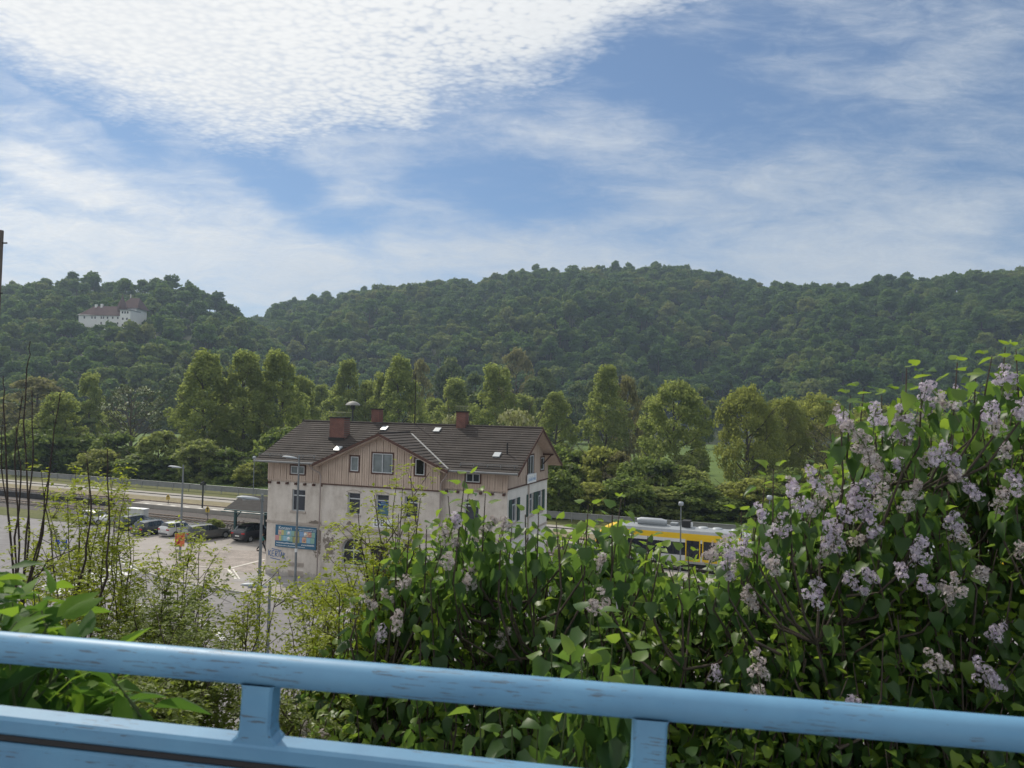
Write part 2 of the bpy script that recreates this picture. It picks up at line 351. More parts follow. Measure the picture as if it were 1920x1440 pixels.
def forest_env(H,W,z0):
    lob=[(rng.uniform(0,6.28),rng.uniform(.35,1)) for _ in range(7)]
    def e(q):
        a=rng.uniform(0,2*math.pi); s=rng.uniform(0,1)**.6; h=rng.uniform(0,1)
        r=W/2*math.sqrt(max(0,1-(h*1.05-.12)**2))*s; 
        j=int(rng.integers(7)); a=lob[j][0]+rng.normal(0,.22); h=.25+.75*(lob[j][1]*.75+rng.uniform(-.22,.25)); h=min(1,max(.08,h)); r=W/2*math.sqrt(max(.02,1-(h*1.02-.15)**2))*s
        return np.array([r*math.cos(a),r*math.sin(a),z0+(H-z0)*h])
    return e
col_f=bpy.data.collections.new('forest_kinds')
for k,(H,W,z0) in enumerate([(13,10,3.5),(14,9,4),(12,11,3.5),(15,8,4),(13,9.5,3)]):
    a=crown_points(30,52,forest_env(H,W,z0),.75,(1.2,2.3),0,.86,(.6,1.05))
    v,f,r=scatter(CARD_V,CARD_F,*a); nv=len(v); tk=np.array([(x*w_,y*w_,z_) for w_,z_ in ((.28,-1),(.10,H*.75)) for x,y in ((-1,-1),(1,-1),(1,1),(-1,1))]); v=np.concatenate([v,tk]); mi_=np.zeros(len(f)+4); mi_[-4:]=1
    f=np.concatenate([f,np.array([(q_,(q_+1)%4,4+(q_+1)%4,4+q_) for q_ in range(4)])+nv]); r=np.concatenate([r,np.zeros(8)])
    o=bpy.data.objects.new('forest_tree',np_mesh('forest_tree',v,f,[m_forest,m_bark],r,False,mi_)); col_f.objects.link(o)
def forest(name,pts,scl,label):
    n=len(pts); me=bpy.data.meshes.new(name); me.vertices.add(n); me.vertices.foreach_set('co',np.asarray(pts,np.float32).ravel())
    for nm,arr in (('scl',scl),('rot',rng.uniform(0,6.28,n))):
        a=me.attributes.new(nm,'FLOAT','POINT'); a.data.foreach_set('value',np.asarray(arr,np.float32))
    me.materials.append(m_forest); o=bpy.data.objects.new(name,me); C.objects.link(o); tag(o,label,'forest',None,'stuff')
    g=bpy.data.node_groups.new(name,'GeometryNodeTree'); g.interface.new_socket('Geometry',in_out='INPUT',socket_type='NodeSocketGeometry'); g.interface.new_socket('Geometry',in_out='OUTPUT',socket_type='NodeSocketGeometry')
    N=g.nodes; L=g.links; gi=N.new('NodeGroupInput'); go=N.new('NodeGroupOutput'); ip=N.new('GeometryNodeInstanceOnPoints'); ci=N.new('GeometryNodeCollectionInfo')
    ci.inputs['Collection'].default_value=col_f; ci.inputs['Separate Children'].default_value=True; ci.inputs['Reset Children'].default_value=True
    L.new(gi.outputs[0],ip.inputs['Points']); L.new(ci.outputs[0],ip.inputs['Instance']); ip.inputs['Pick Instance'].default_value=True
    def att(nm):
        q=N.new('GeometryNodeInputNamedAttribute'); q.data_type='FLOAT'; q.inputs[0].default_value=nm; return q.outputs[0]
    cx=N.new('ShaderNodeCombineXYZ'); L.new(att('rot'),cx.inputs[2]); L.new(cx.outputs[0],ip.inputs['Rotation'])
    cs=N.new('ShaderNodeCombineXYZ'); s=att('scl')
    for i in range(3): L.new(s,cs.inputs[i])
    L.new(cs.outputs[0],ip.inputs['Scale']); L.new(ip.outputs[0],go.inputs[0])
    mo=o.modifiers.new('trees','NODES'); mo.node_group=g; return o
def hill_points(fn,other,x0,x1,y0,y1,sp,Ymax):
    X,Y=np.meshgrid(np.arange(x0,x1,sp),np.arange(y0,y1,sp)); X=X.ravel()+rng.uniform(-.45,.45,X.size)*sp; Y=Y.ravel()+rng.uniform(-.45,.45,Y.size)*sp
    Z=fn(X,Y); k=(Z>.8)&(Z>=other(X,Y))&(np.abs(X/Y)<.9)&(Y<Ymax(X/Y*FPX+960)); return X[k],Y[k],Z[k]
CAS=P(196,606,486.0)
X,Y,Z=hill_points(hillA,hillB,-700,60,345,700,10.6,lambda p:np.full_like(p,650))
k=~((np.abs(X-CAS.x+2.5)<18.5)&(np.abs(Y-CAS.y-6)<15)); k&=~((np.abs(X/Y-CAS.x/CAS.y+.006)<.030)&(Y<CAS.y)&(Y>CAS.y-15)); X,Y,Z=X[k],Y[k],Z[k]
nx_=11; ex=CAS.x-19+np.arange(nx_)*3.7+rng.uniform(-.8,.8,nx_); ey=np.full(nx_,CAS.y-9.0)+rng.uniform(-2,1,nx_); ez=CAS.z-14.6+rng.uniform(-1,1.2,nx_)
scA=np.concatenate([rng.choice([.7,.95,1.1,1.3,1.5],len(X))*rng.uniform(.92,1.08,len(X)),np.full(nx_,.78)]); X=np.concatenate([X,ex]); Y=np.concatenate([Y,ey]); Z=np.concatenate([Z,ez+2.2])
forest('hill_forest_with_castle',np.stack([X,Y,Z-2.2],1),scA,'hazy broadleaf wood covering the left hill around the castle')
X,Y,Z=hill_points(hillB,hillA,-800,800,415,930,9.6,lambda p:np.interp(p,[-200,500,1000,1400,1500,2100],[930,870,850,890,790,730]))
forest('hill_forest',np.stack([X,Y,Z-2.2],1),rng.choice([.65,.9,1.0,1.15,1.45],len(X))*rng.uniform(.92,1.08,len(X))*np.interp(Y,[450,850],[1.3,.95]),'dense green broadleaf wood covering the long main hill')
# ================================================================ SITE FRAMES
HB=Vector((-20.61,62.68,0)); HA=R(19.5); TA=R(22)
HU=Vector((math.cos(HA),-math.sin(HA),0)); HV=Vector((math.sin(HA),math.cos(HA),0))
TU=Vector((math.cos(TA),-math.sin(TA),0)); TV=Vector((math.sin(TA),math.cos(TA),0))
def hw(u,v,z=0): return HB+HU*u+HV*v+Vector((0,0,z))
def tw(s,w,z=0): return HB+TU*s+TV*w+Vector((0,0,z))
def tpt(px,py,w):      # where a pixel ray meets the upright plane w=const of the track frame
    d=ray(px,py); o=Vector((0,0,CH)); t=((HB+TV*w-o).dot(TV))/d.dot(TV); q=o+d*t-HB; return q.dot(TU),q.z
m_asph,an_,ap_=newmat('asphalt'); v=coords(an_)
q1=noise(an_,v,.11,6,.65,.6); q2=noise(an_,v,1.7,6,.7); q3=noise(an_,v,.45,5,.75,1.5)
qq=math_n(an_,'ADD',math_n(an_,'MULTIPLY',q1,.6),math_n(an_,'MULTIPLY',q2,.4)); cc=ramp(an_,qq,[(.34,(.135,.128,.13,1)),(.5,(.195,.186,.19,1)),(.66,(.25,.24,.24,1))])
cc=mix_rgb(an_,cc,(.085,.08,.082,1),math_n(an_,'MULTIPLY',math_n(an_,'GREATER_THAN',q3,.66),.55)); vr=an_.nodes.new('ShaderNodeTexVoronoi'); vr.feature='DISTANCE_TO_EDGE'; vr.inputs['Scale'].default_value=.22; an_.links.new(v,vr.inputs['Vector'])
cc=mix_rgb(an_,cc,(.07,.066,.068,1),math_n(an_,'MULTIPLY',math_n(an_,'LESS_THAN',vr.outputs[0],.006),.8)); an_.links.new(cc,ap_.inputs['Base Color']); ap_.inputs['Roughness'].default_value=.88; an_.links.new(bump(an_,q2,.3,.02),ap_.inputs['Normal'])
m_pave=mat('paving',(.31,.285,.265),.9,var=.14,scale=.5,bmp=.2)
m_walk=mat('pavement_slabs',(.30,.285,.28),.9,var=.14,scale=.7,bmp=.2)
m_kerb=mat('kerb_stone',(.36,.35,.33),.85,var=.15,scale=3)
m_white=mat('road_paint',(.62,.62,.60),.7,var=.12,scale=3)
m_ballast=mat('ballast',(.085,.075,.07),.95,var=.6,scale=5,bmp=1.0)
m_dirt=mat('dry_verge',(.20,.17,.10),.95,var=.35,scale=1.2,bmp=.5)
m_plat=mat('platform_surface',(.31,.29,.26),.9,var=.14,scale=.8)
m_tact=mat('tactile_strip',(.62,.60,.55),.8,var=.1,scale=2)
m_darkwall=mat('dark_wall',(.035,.034,.036),.9,var=.3,scale=2)
m_rail=mat('rail_steel',(.28,.22,.18),.45,.6,var=.25,scale=4)
m_sleep=mat('sleeper',(.16,.15,.14),.9,var=.2,scale=3)
m_verge=grass_mat('verge_grass',(.07,.085,.03,1),(.11,.12,.045,1),(.17,.15,.075,1))
# cobbled forecourt gets a fine joint pattern
def brickmat(name,c1,c2,cm,sc,bw=.5,rh=.25,mort=.02,rough=.85,kind='Object',rot=0,bmp=.4):
    m,nt,p=newmat(name); v=coords(nt,kind,(sc,sc,sc),rot=rot if isinstance(rot,tuple) else (0,0,rot)); b=nt.nodes.new('ShaderNodeTexBrick'); nt.links.new(v,b.inputs['Vector'])
    b.inputs['Color1'].default_value=c1; b.inputs['Color2'].default_value=c2; b.inputs['Mortar'].default_value=cm; b.inputs['Scale'].default_value=1
    b.inputs['Mortar Size'].default_value=mort; b.inputs['Brick Width'].default_value=bw; b.inputs['Row Height'].default_value=rh
    o=mix_rgb(nt,b.outputs[0],ramp(nt,noise(nt,coords(nt),.8,5,.7),[(.3,.65),(.7,1.15)]),1.0,'MULTIPLY')
    nt.links.new(o,p.inputs['Base Color']); p.inputs['Roughness'].default_value=rough; nt.links.new(bump(nt,b.outputs['Fac'],-bmp,.01),p.inputs['Normal']); return m
m_cobble=brickmat('cobbles',(.36,.31,.28,1),(.30,.265,.24,1),(.17,.155,.14,1),1,.24,.16,.012,rot=R(-20))
def sheet(name,pts,z,m,label,world=False):
    b=MB(); b.poly([(*(p if world else hw(*p)[:2])[:2],z) for p in pts]); return tag(b.build(name,m),label,None,None,'structure')
# asphalt base: everything between slope foot and the track verge
sheet('road',[(-90,-80),(-90,6),(-58,13.0),(-44,13.4),(60,12),(60,-80)],.0,m_asph,'grey asphalt street and parking ground')
def gp(x,y): g=G(x,y); return (g.x,g.y)
# forecourt paving behind the kerb, and the parking cobbles
kerb=[gp(225,1043),gp(262,1068),gp(310,1087),gp(390,1102),gp(480,1116),gp(560,1131),gp(640,1146),gp(760,1170),gp(900,1200),gp(1100,1245)]
fore=kerb[:]+[tuple(hw(40,-12)[:2]),tuple(hw(40,-.1)[:2]),tuple(hw(0,.0)[:2]),tuple(hw(-1,12)[:2]),tuple(hw(-16,13)[:2]),tuple(hw(-25,9)[:2])]
b=MB(); b.poly([(x,y,.10) for x,y in fore][::-1]); tag(b.build('forecourt',m_pave),'pinkish paved station forecourt',None,None,'structure')
b=MB(); b.poly([(x,y,.104) for x,y in (gp(300,1035),gp(332,1062),gp(470,1076),gp(497,1066),gp(497,1036),gp(380,1030))][::-1]); tag(b.build('forecourt_cobbles',m_cobble),'small cobbles in front of the parked cars',None,None,'structure')
kb=MB()
for a,c in zip(kerb[:-1],kerb[1:]):
    a=Vector((*a,0)); c=Vector((*c,0)); n=(c-a).normalized().cross(Vector((0,0,1)))*.15
    kb.slab([a+n,c+n,c-n*.2,a-n*.2],(0,0,.128))
tag(kb.build('kerb',m_kerb),'pale stone kerb of the forecourt',None,None,'structure')
b=MB(); b.poly([(*hw(u,v)[:2],.112) for u,v in ((-.8,-.02),(23,-.02),(23,-3.2),(-.8,-3.2))][::-1]); tag(b.build('pavement',m_walk),'pavement along the station wall',None,None,'structure')
def line(b,p,q,wd,z,mi=0):
    p=Vector((*p,z)); q=Vector((*q,z)); n=(q-p).normalized().cross(Vector((0,0,1)))*wd/2; b.poly([p-n,q-n,q+n,p+n],mi)
b=MB()
line(b,gp(330,1060),gp(440,1070),.12,.109); line(b,gp(430,1068),gp(496,1051),.22,.110); line(b,gp(428,1070),gp(442,1088),.22,.111); line(b,gp(437,1070),gp(449,1088),.12,.113)
line(b,gp(500,1092),gp(640,1112),.12,.117)
tag(b.build('paving_lines',m_tact),'pale lines laid in the forecourt',None,None,'structure')
b=MB()
for k in range(6):
    b.poly([(*gp(x-37*k,y+11*k),.004) for x,y in ((224,1054),(246,1051),(284,1066),(258,1070))][::-1])
line(b,gp(318,1094),gp(372,1099),.14,.004); line(b,gp(372,1160),gp(402,1180),.35,.004); line(b,gp(402,1180),gp(420,1200),.35,.0045)
line(b,gp(185,1030),gp(318,1092),.14,.006); line(b,gp(500,1320),gp(600,1345),.3,.004); line(b,gp(380,1162),gp(240,1130),.12,.0055)
tag(b.build('road_markings',m_white),'white zebra stripes and lane lines on the street',None,None,'structure')
# verge between parking and track, tracks, platforms
def tsheet(name,s0,s1,w0,w1,z,m,label):
    b=MB(); n=12
    for k in range(n):
        a=s0+(s1-s0)*k/n; c=s0+(s1-s0)*(k+1)/n; b.poly([(*tw(a,w0)[:2],z),(*tw(c,w0)[:2],z),(*tw(c,w1)[:2],z),(*tw(a,w1)[:2],z)])
    return tag(b.build(name,m),label,None,None,'structure')
tsheet('verge',-110,-2,11.0,16.2,.02,m_verge,'grassy verge beside the parking ground')
tsheet('track_bed',-120,95,15.6,24.4,.03,m_ballast,'dark ballast of the near railway track')
tsheet('far_track_bed',-120,95,24.3,30.4,.04,m_ballast,'dark ballast of the far railway track')
tsheet('dry_verge',-120,95,30.2,34.0,.05,m_dirt,'strip of dry grass beyond the tracks')
tsheet('service_road',-120,95,33.9,38.3,.06,m_plat,'pale service road along the railway')
tsheet('back_verge',-120,95,38.2,44,.07,m_verge,'grassy edge below the metal fence')
b=MB(); pts=[tw(-44,24.2),tw(95,24.2),tw(95,26.6),tw(-44,26.6)]; b.slab([(p.x,p.y,.0) for p in pts],(0,0,.55)); tag(b.build('platform',m_plat),'pale island platform between the tracks',None,None,'structure')
b=MB(); pts=[tw(14,12.6),tw(95,12.6),tw(95,16.1),tw(14,16.1)]; b.slab([(p.x,p.y,.0) for p in pts],(0,0,.5)); tag(b.build('near_platform',m_plat),'pale platform in front of the train',None,None,'structure')
b=MB()
for k in range(46):
    s=-42+k*1.2; 
    if k%2==0: b.poly([tw(s,24.5,.556),tw(s+.9,24.5,.556),tw(s+.9,25.0,.556),tw(s,25.0,.556)])
tag(b.build('platform_edge_blocks',m_tact),'white marker blocks on the platform edge',None,None,'structure')
b=MB()
for (wc) in (19.2,28.4):
    for sgn in (-.72,.72):
        for k in range(20):
            s0=-120+k*10.75; b.slab([tw(s0,wc+sgn-.035,.12),tw(s0+10.75,wc+sgn-.035,.12),tw(s0+10.75,wc+sgn+.035,.12),tw(s0,wc+sgn+.035,.12)],(0,0,.15),0)
    for k in range(330):
        s0=-119+k*.65; p=[tw(s0,wc-1.25,.06),tw(s0+.26,wc-1.25,.06),tw(s0+.26,wc+1.25,.06),tw(s0,wc+1.25,.06)]; b.slab(p,(0,0,.07),1)
tag(b.build('railway_tracks',[m_rail,m_sleep]),'two railway tracks on sleepers',None,None,'structure')
b=MB(); b.slab([tw(-118,23.0,.03),tw(-46,23.0,.03),tw(-46,23.35,.03),tw(-118,23.35,.03)],(0,0,.75)); tag(b.build('retaining_wall',m_darkwall),'long low dark wall between the two railway tracks','wall')
b=MB(); b.slab([tw(-120,35.9,.062),tw(95,35.9,.062),tw(95,36.05,.062),tw(-120,36.05,.062)],(0,0,.10)); tag(b.build('road_kerb',m_darkwall),'dark kerb along the service road',None,None,'structure')
# metal fence
m_galv=mat('galvanised_steel',(.30,.31,.32),.45,.5,var=.12,scale=3)
m_mesh=mat('fence_sheet',(.23,.24,.245),.6,.3,var=.15,scale=1.5)
fe=empty('metal_fence',tw(-110,41.6),-TA,'long grey metal barrier fence between the service road and the trees','fence')
b=MB(); b.box((0,-.02,.42),(205,.02,1.22)); b.build('fence_panel',m_mesh,fe)
b=MB(); b.tube([(0,-.05,1.26),(205,-.05,1.26)],.045,8); b.build('top_rail',m_galv,fe)
for k in range(60):
    b=MB(); b.box((k*3.45,-.10,0),(k*3.45+.09,-.03,1.24)); b.build('post',m_galv,fe)
# ================================================================ STATION HOUSE
def plaster_mat():
    m,nt,p=newmat('plaster'); v=coords(nt)
    n1=noise(nt,v,.9,6,.65); n2=noise(nt,mp2(nt,v,(2.2,2.2,.35)),1.6,5,.6); n3=noise(nt,v,14,4,.6)
    f=math_n(nt,'ADD',math_n(nt,'MULTIPLY',n1,.58),math_n(nt,'ADD',math_n(nt,'MULTIPLY',n2,.22),math_n(nt,'MULTIPLY',n3,.2)))
    c=ramp(nt,f,[(.36,(.46,.41,.365,1)),(.5,(.61,.56,.51,1)),(.64,(.71,.66,.61,1))])
    sp=nt.nodes.new('ShaderNodeSeparateXYZ'); nt.links.new(v,sp.inputs[0])
    wob=math_n(nt,'MULTIPLY',math_n(nt,'SUBTRACT',noise(nt,v,2.2,6,.75),.47),4.2)
    # bare patches beside the downpipe where the render has fallen off
    def patch(cx,cz,rx,rz):
        a=math_n(nt,'POWER',math_n(nt,'ABSOLUTE',math_n(nt,'DIVIDE',math_n(nt,'SUBTRACT',sp.outputs[0],cx),rx)),2); c_=math_n(nt,'POWER',math_n(nt,'ABSOLUTE',math_n(nt,'DIVIDE',math_n(nt,'SUBTRACT',sp.outputs[2],cz),rz)),2)
        d=math_n(nt,'ADD',math_n(nt,'ADD',a,c_),wob); return math_n(nt,'LESS_THAN',d,.55)
    pm=math_n(nt,'MAXIMUM',patch(5.15,3.2,.7,1.6),patch(6.5,3.0,.75,1.7)); pm=math_n(nt,'MAXIMUM',pm,patch(4.9,4.75,1.2,.28)); pm=math_n(nt,'MAXIMUM',pm,patch(7.0,4.8,.8,.25)); pm=math_n(nt,'MAXIMUM',pm,patch(8.4,5.0,.6,.25))
    fr=math_n(nt,'LESS_THAN',sp.outputs[1],.6); pm=math_n(nt,'MULTIPLY',pm,fr)
    c=mix_rgb(nt,c,mix_rgb(nt,(.27,.235,.20,1),(.20,.17,.145,1),n3),pm)
    low=math_n(nt,'LESS_THAN',math_n(nt,'ADD',sp.outputs[2],math_n(nt,'MULTIPLY',wob,.4)),.55)
    c=mix_rgb(nt,c,(.34,.32,.30,1),math_n(nt,'MULTIPLY',low,.7))
    nt.links.new(c,p.inputs['Base Color']); p.inputs['Roughness'].default_value=.92; p.inputs['Specular IOR Level'].default_value=.2
    nt.links.new(bump(nt,math_n(nt,'SUBTRACT',n3,math_n(nt,'MULTIPLY',pm,.9)),.5,.03),p.inputs['Normal']); return m
def mp2(nt,vec,sc):
    m=nt.nodes.new('ShaderNodeMapping'); m.inputs['Scale'].default_value=sc; nt.links.new(vec,m.inputs[0]); return m.outputs[0]
m_plaster=plaster_mat()
m_gable_pl=mat('gable_plaster',(.68,.66,.62),.92,var=.10,scale=1.2,bmp=.2)
def wood_mat(name,a,b_,c_):
    m,nt,p=newmat(name); v=coords(nt); n=noise(nt,mp2(nt,v,(7,7,.5)),1.0,5,.65); n2=noise(nt,v,.8,4)
    f=math_n(nt,'ADD',math_n(nt,'MULTIPLY',n,.6),math_n(nt,'MULTIPLY',n2,.4)); nt.links.new(ramp(nt,f,[(.34,a),(.5,b_),(.66,c_)]),p.inputs['Base Color']); p.inputs['Roughness'].default_value=.85
    nt.links.new(bump(nt,n,.3,.01),p.inputs['Normal']); return m
m_clad=wood_mat('cladding_boards',(.39,.305,.25,1),(.50,.395,.325,1),(.59,.48,.40,1))
m_groove=mat('board_groove',(.16,.115,.09),.9,var=.3)  # weathered board gaps; the darker colour also stands in for shade there
m_brownw=mat('brown_wood',(.085,.042,.032),.7,var=.25,scale=5)
m_tilew,tn,tp=newmat('roof_tiles'); v=coords(tn); 
tb=tn.nodes.new('ShaderNodeTexBrick'); tn.links.new(mp2(tn,v,(1,0,1)),tb.inputs['Vector'])
for k_,c_ in (('Color1',(.20,.155,.138,1)),('Color2',(.28,.225,.20,1)),('Mortar',(.055,.047,.043,1))): tb.inputs[k_].default_value=c_
tb.inputs['Scale'].default_value=1; tb.inputs['Brick Width'].default_value=.3; tb.inputs['Row Height'].default_value=.1775; tb.inputs['Mortar Size'].default_value=.012; tb.offset=0
nn=noise(tn,v,.6,6,.7); nf=noise(tn,v,5,5,.7)
o=mix_rgb(tn,tb.outputs[0],ramp(tn,nn,[(.3,.7),(.7,1.35)]),1.0,'MULTIPLY'); o=mix_rgb(tn,o,(.30,.29,.24,1),math_n(tn,'GREATER_THAN',nf,.68))
tn.links.new(o,tp.inputs['Base Color']); tp.inputs['Roughness'].default_value=.85; tp.inputs['Specular IOR Level'].default_value=.18
m_tilew=tp.id_data and bpy.data.materials['roof_tiles']
m_zinc=mat('zinc',(.20,.205,.21),.7,.0,var=.15,scale=3)
m_pipe=mat('downpipe_paint',(.34,.29,.27),.6,.2,var=.12,scale=3)
m_frame_w=mat('pale_window_frame',(.50,.53,.55),.6,var=.08,scale=4)
m_green=mat('green_shutter_paint',(.035,.075,.065),.6,var=.2,scale=3)
m_brick=brickmat('chimney_brick',(.22,.07,.05,1),(.15,.05,.04,1),(.18,.14,.12,1),1,.25,.08,.012,rot=(R(90),0,0),bmp=.5)
m_sill=mat('sandstone_sill',(.42,.37,.33),.85,var=.15,scale=3)
m_lightflash=mat('skylight_glass',(.42,.45,.47),.3,var=.05,scale=2)
m_soot=mat('soot_cap',(.03,.028,.028),.9)
def glass_mat(name,col,rough=.08):
    m,nt,p=newmat(name); n=noise(nt,coords(nt),1.3,3); nt.links.new(ramp(nt,n,[(.35,tuple(x*.6 for x in col)+(1,)),(.65,tuple(col)+(1,))]),p.inputs['Base Color'])
    p.inputs['Roughness'].default_value=rough; p.inputs['Specular IOR Level'].default_value=.7; return m
m_glass=glass_mat('window_glass',(.045,.055,.075)); m_dglass=glass_mat('dark_glass',(.012,.014,.02))
m_curtain=glass_mat('curtained_glass',(.20,.23,.25),.15)
H=empty('station_building',HB,-HA,'old plastered railway station building with boarded upper storey and brown tiled roof','building')
def wall_panel(b,a0,a1,z0,z1,holes,plane,depth,axis,mi=0,reveal=True,sgn=-1):
    """wall in u (axis 0) or v (axis 1) with rectangular holes [(a0,z0,a1,z1)], reveals go inward"""
    xs=sorted(set([a0,a1]+[h[i] for h in holes for i in (0,2)])); zs=sorted(set([z0,z1]+[h[i] for h in holes for i in (1,3)]))
    def pt(a,z,d=0): return (a,plane+d,z) if axis==0 else (plane-d,a,z)
    for i in range(len(xs)-1):
        for j in range(len(zs)-1):
            cx=(xs[i]+xs[i+1])/2; cz=(zs[j]+zs[j+1])/2
            if any(h[0]<cx<h[2] and h[1]<cz<h[3] for h in holes): continue
            q=[pt(xs[i],zs[j]),pt(xs[i+1],zs[j]),pt(xs[i+1],zs[j+1]),pt(xs[i],zs[j+1])]; b.poly(q,mi)
    if reveal:
        for h in holes:
            c=[(h[0],h[1]),(h[2],h[1]),(h[2],h[3]),(h[0],h[3])]
            for k in range(4):
                p,q=c[k],c[(k+1)%4]; b.poly([pt(*p),pt(*q),pt(*q,depth),pt(*p,depth)][::-1],mi)
# window positions (u0,z0,u1,z1)
WL=(2.45,5.6,3.75,7.4); W1=(8.15,5.75,9.3,7.5); W2=(10.75,5.75,11.9,7.5); W3=(13.3,5.8,14.45,7.5); WR=(18.2,5.75,19.4,7.5)
AR=[(7.75,1.65,9.75,3.85),(10.35,.12,12.0,3.8),(12.7,1.65,14.7,3.85)]
DV=-.5
wb=MB()
wall_panel(wb,0,5.75,0,8.15,[WL],0,.22,0); wall_panel(wb,16.3,21.7,0,8.15,[WR,(17.6,1.4,18.8,3.6)],0,.22,0)
wall_panel(wb,5.75,16.3,0,8.1,[W1,W2,W3]+AR,DV,.28,0)
wb.poly([(5.75,0,0),(5.75,DV,0),(5.75,DV,8.1),(5.75,0,8.1)]); wb.poly([(16.3,DV,0),(16.3,0,0),(16.3,0,8.1),(16.3,DV,8.1)])
wb.poly([(0,10.4,0),(0,0,0),(0,0,8.15),(0,10.4,8.15)]); wb.poly([(21.7,10.4,0),(0,10.4,0),(0,10.4,8.15),(21.7,10.4,8.15)])
# arch shoulders
for (a0,z0,a1,z1) in AR:
    r=(a1-a0)/2; cx=(a0+a1)/2; cz=z1-r
    for sg in (-1,1):
        arc=[(cx+sg*r*math.cos(t),DV,cz+r*math.sin(t)) for t in np.linspace(0,math.pi/2,9)]; pts_=arc+[(cx+sg*r,DV,z1)]
        wb.poly(pts_[::-1] if sg>0 else pts_)
        for p_,q_ in zip(arc[:-1],arc[1:]): wb.poly([p_,q_,(q_[0],DV+.28,q_[2]),(p_[0],DV+.28,p_[2])])
wb.build('wall',m_plaster,H)
gb=MB(); GH=[(.95,5.8,2.2,7.6),(5.2,5.8,6.4,7.6),(7.7,5.8,8.9,7.6)]
wall_panel(gb,0,10.4,0,8.42,GH,21.7,.2,1); gb.build('gable_wall',m_gable_pl,H)
# ---- boarded storey
def boards(b,a0,a1,z0f,z1f,plane,axis,holes=(),wd=.21,proud=.035,out=-1):
    n=int(round((a1-a0)/wd)); w_=(a1-a0)/n
    def blk(p0,p1,za,zb,t):
        if zb-za<.02: return
        if axis==0: b.box((p0,plane,za),(p1,plane+out*t,zb))
        else: b.box((plane,p0,za),(plane+out*t,p1,zb))
    for k in range(n):
        p0=a0+k*w_; p1=p0+w_-.03; c=(p0+p1)/2; t=proud*(1+.25*((k*7)%3-1))
        segs=[(z0f(c),z1f(c))]
        for h in holes:
            if h[0]-.06<c<h[2]+.06:
                new=[]
                for za,zb in segs:
                    if h[1]>za: new.append((za,min(zb,h[1])))
                    if h[3]<zb: new.append((max(za,h[3]),zb))
                segs=new
        for za,zb in segs: blk(p0,p1,za,zb,t); 
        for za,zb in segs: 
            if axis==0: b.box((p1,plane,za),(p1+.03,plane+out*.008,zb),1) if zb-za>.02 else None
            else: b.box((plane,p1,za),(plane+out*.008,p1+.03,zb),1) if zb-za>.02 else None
GW=[(8.38,9.25,9.1,10.42),(10.38,9.22,12.18,10.76),(14.2,9.22,15.0,10.48)]
LW=(2.3,8.7,3.65,9.36); RW=(18.3,8.85,19.45,9.52)
main_roof=lambda v:9.77+(v+.8)*.5383
cross=lambda u:12.36-abs(u-11.23)*.439
cb=MB()
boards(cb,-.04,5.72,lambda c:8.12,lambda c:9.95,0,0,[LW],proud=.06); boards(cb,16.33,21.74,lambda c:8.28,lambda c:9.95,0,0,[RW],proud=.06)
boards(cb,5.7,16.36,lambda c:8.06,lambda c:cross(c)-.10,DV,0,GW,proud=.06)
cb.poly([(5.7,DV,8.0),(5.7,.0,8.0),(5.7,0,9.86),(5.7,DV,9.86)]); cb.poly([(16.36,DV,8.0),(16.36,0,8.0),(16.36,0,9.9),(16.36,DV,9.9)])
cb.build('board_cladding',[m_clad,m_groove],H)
cb=MB(); GG=[(4.6,9.2,6.1,10.75),(8.1,9.35,9.1,10.4)]
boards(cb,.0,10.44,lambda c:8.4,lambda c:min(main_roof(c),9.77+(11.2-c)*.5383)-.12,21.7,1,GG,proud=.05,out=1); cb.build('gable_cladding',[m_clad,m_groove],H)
cb=MB(); cb.poly([(0,10.4,8),(0,0,8),(0,0,9.9),(0,5.2,12.9),(0,10.4,9.9)]); cb.build('left_gable_cladding',m_clad,H)
# ribbed trim: saw-tooth board ends, sill boards, beam ends
for (u0,u1,z) in ((-.04,5.72,8.12),(16.33,21.74,8.28)):
    tb_=MB()
    n=int((u1-u0)/.21); 
    for k in range(n):
        a=u0+k*(u1-u0)/n; w_=(u1-u0)/n; tb_.slab([(a,-.03,z),(a+w_,-.03,z),(a+w_*.5,-.03,z-.16)],(0,-.035,0))
    tb_.box((u0,-.085,z+.02),(u1,-.062,z+.09)); tb_.build('saw_tooth_trim',m_clad,H)
tb_=MB()
tb_.box((5.66,DV-.10,8.02),(16.4,DV-.061,8.12)); tb_.build('sill_board',m_brownw,H); tb_=MB(); tb_.box((21.72,-.1,8.40),(21.80,10.5,8.50)); tb_.build('sill_board',m_brownw,H)
for k in range(7):
    b=MB(); b.bevbox((.12+k*.88,-.22,7.78),(.32+k*.88,.02,7.96),.015); b.build('beam_end',m_brownw,H)
for k in range(6):
    b=MB(); b.bevbox((16.6+k*.95,-.22,7.95),(16.8+k*.95,.02,8.13),.015); b.build('beam_end',m_brownw,H)
b=MB(); b.box((-.06,-.09,4.5),(5.7,-.003,4.66)); b.box((5.69,DV-.12,4.52),(16.36,DV-.003,4.72)); b.box((16.31,-.09,4.5),(21.78,-.003,4.66)); b.box((21.703,-.09,4.5),(21.78,10.45,4.66)); b.build('string_course',m_sill,H)
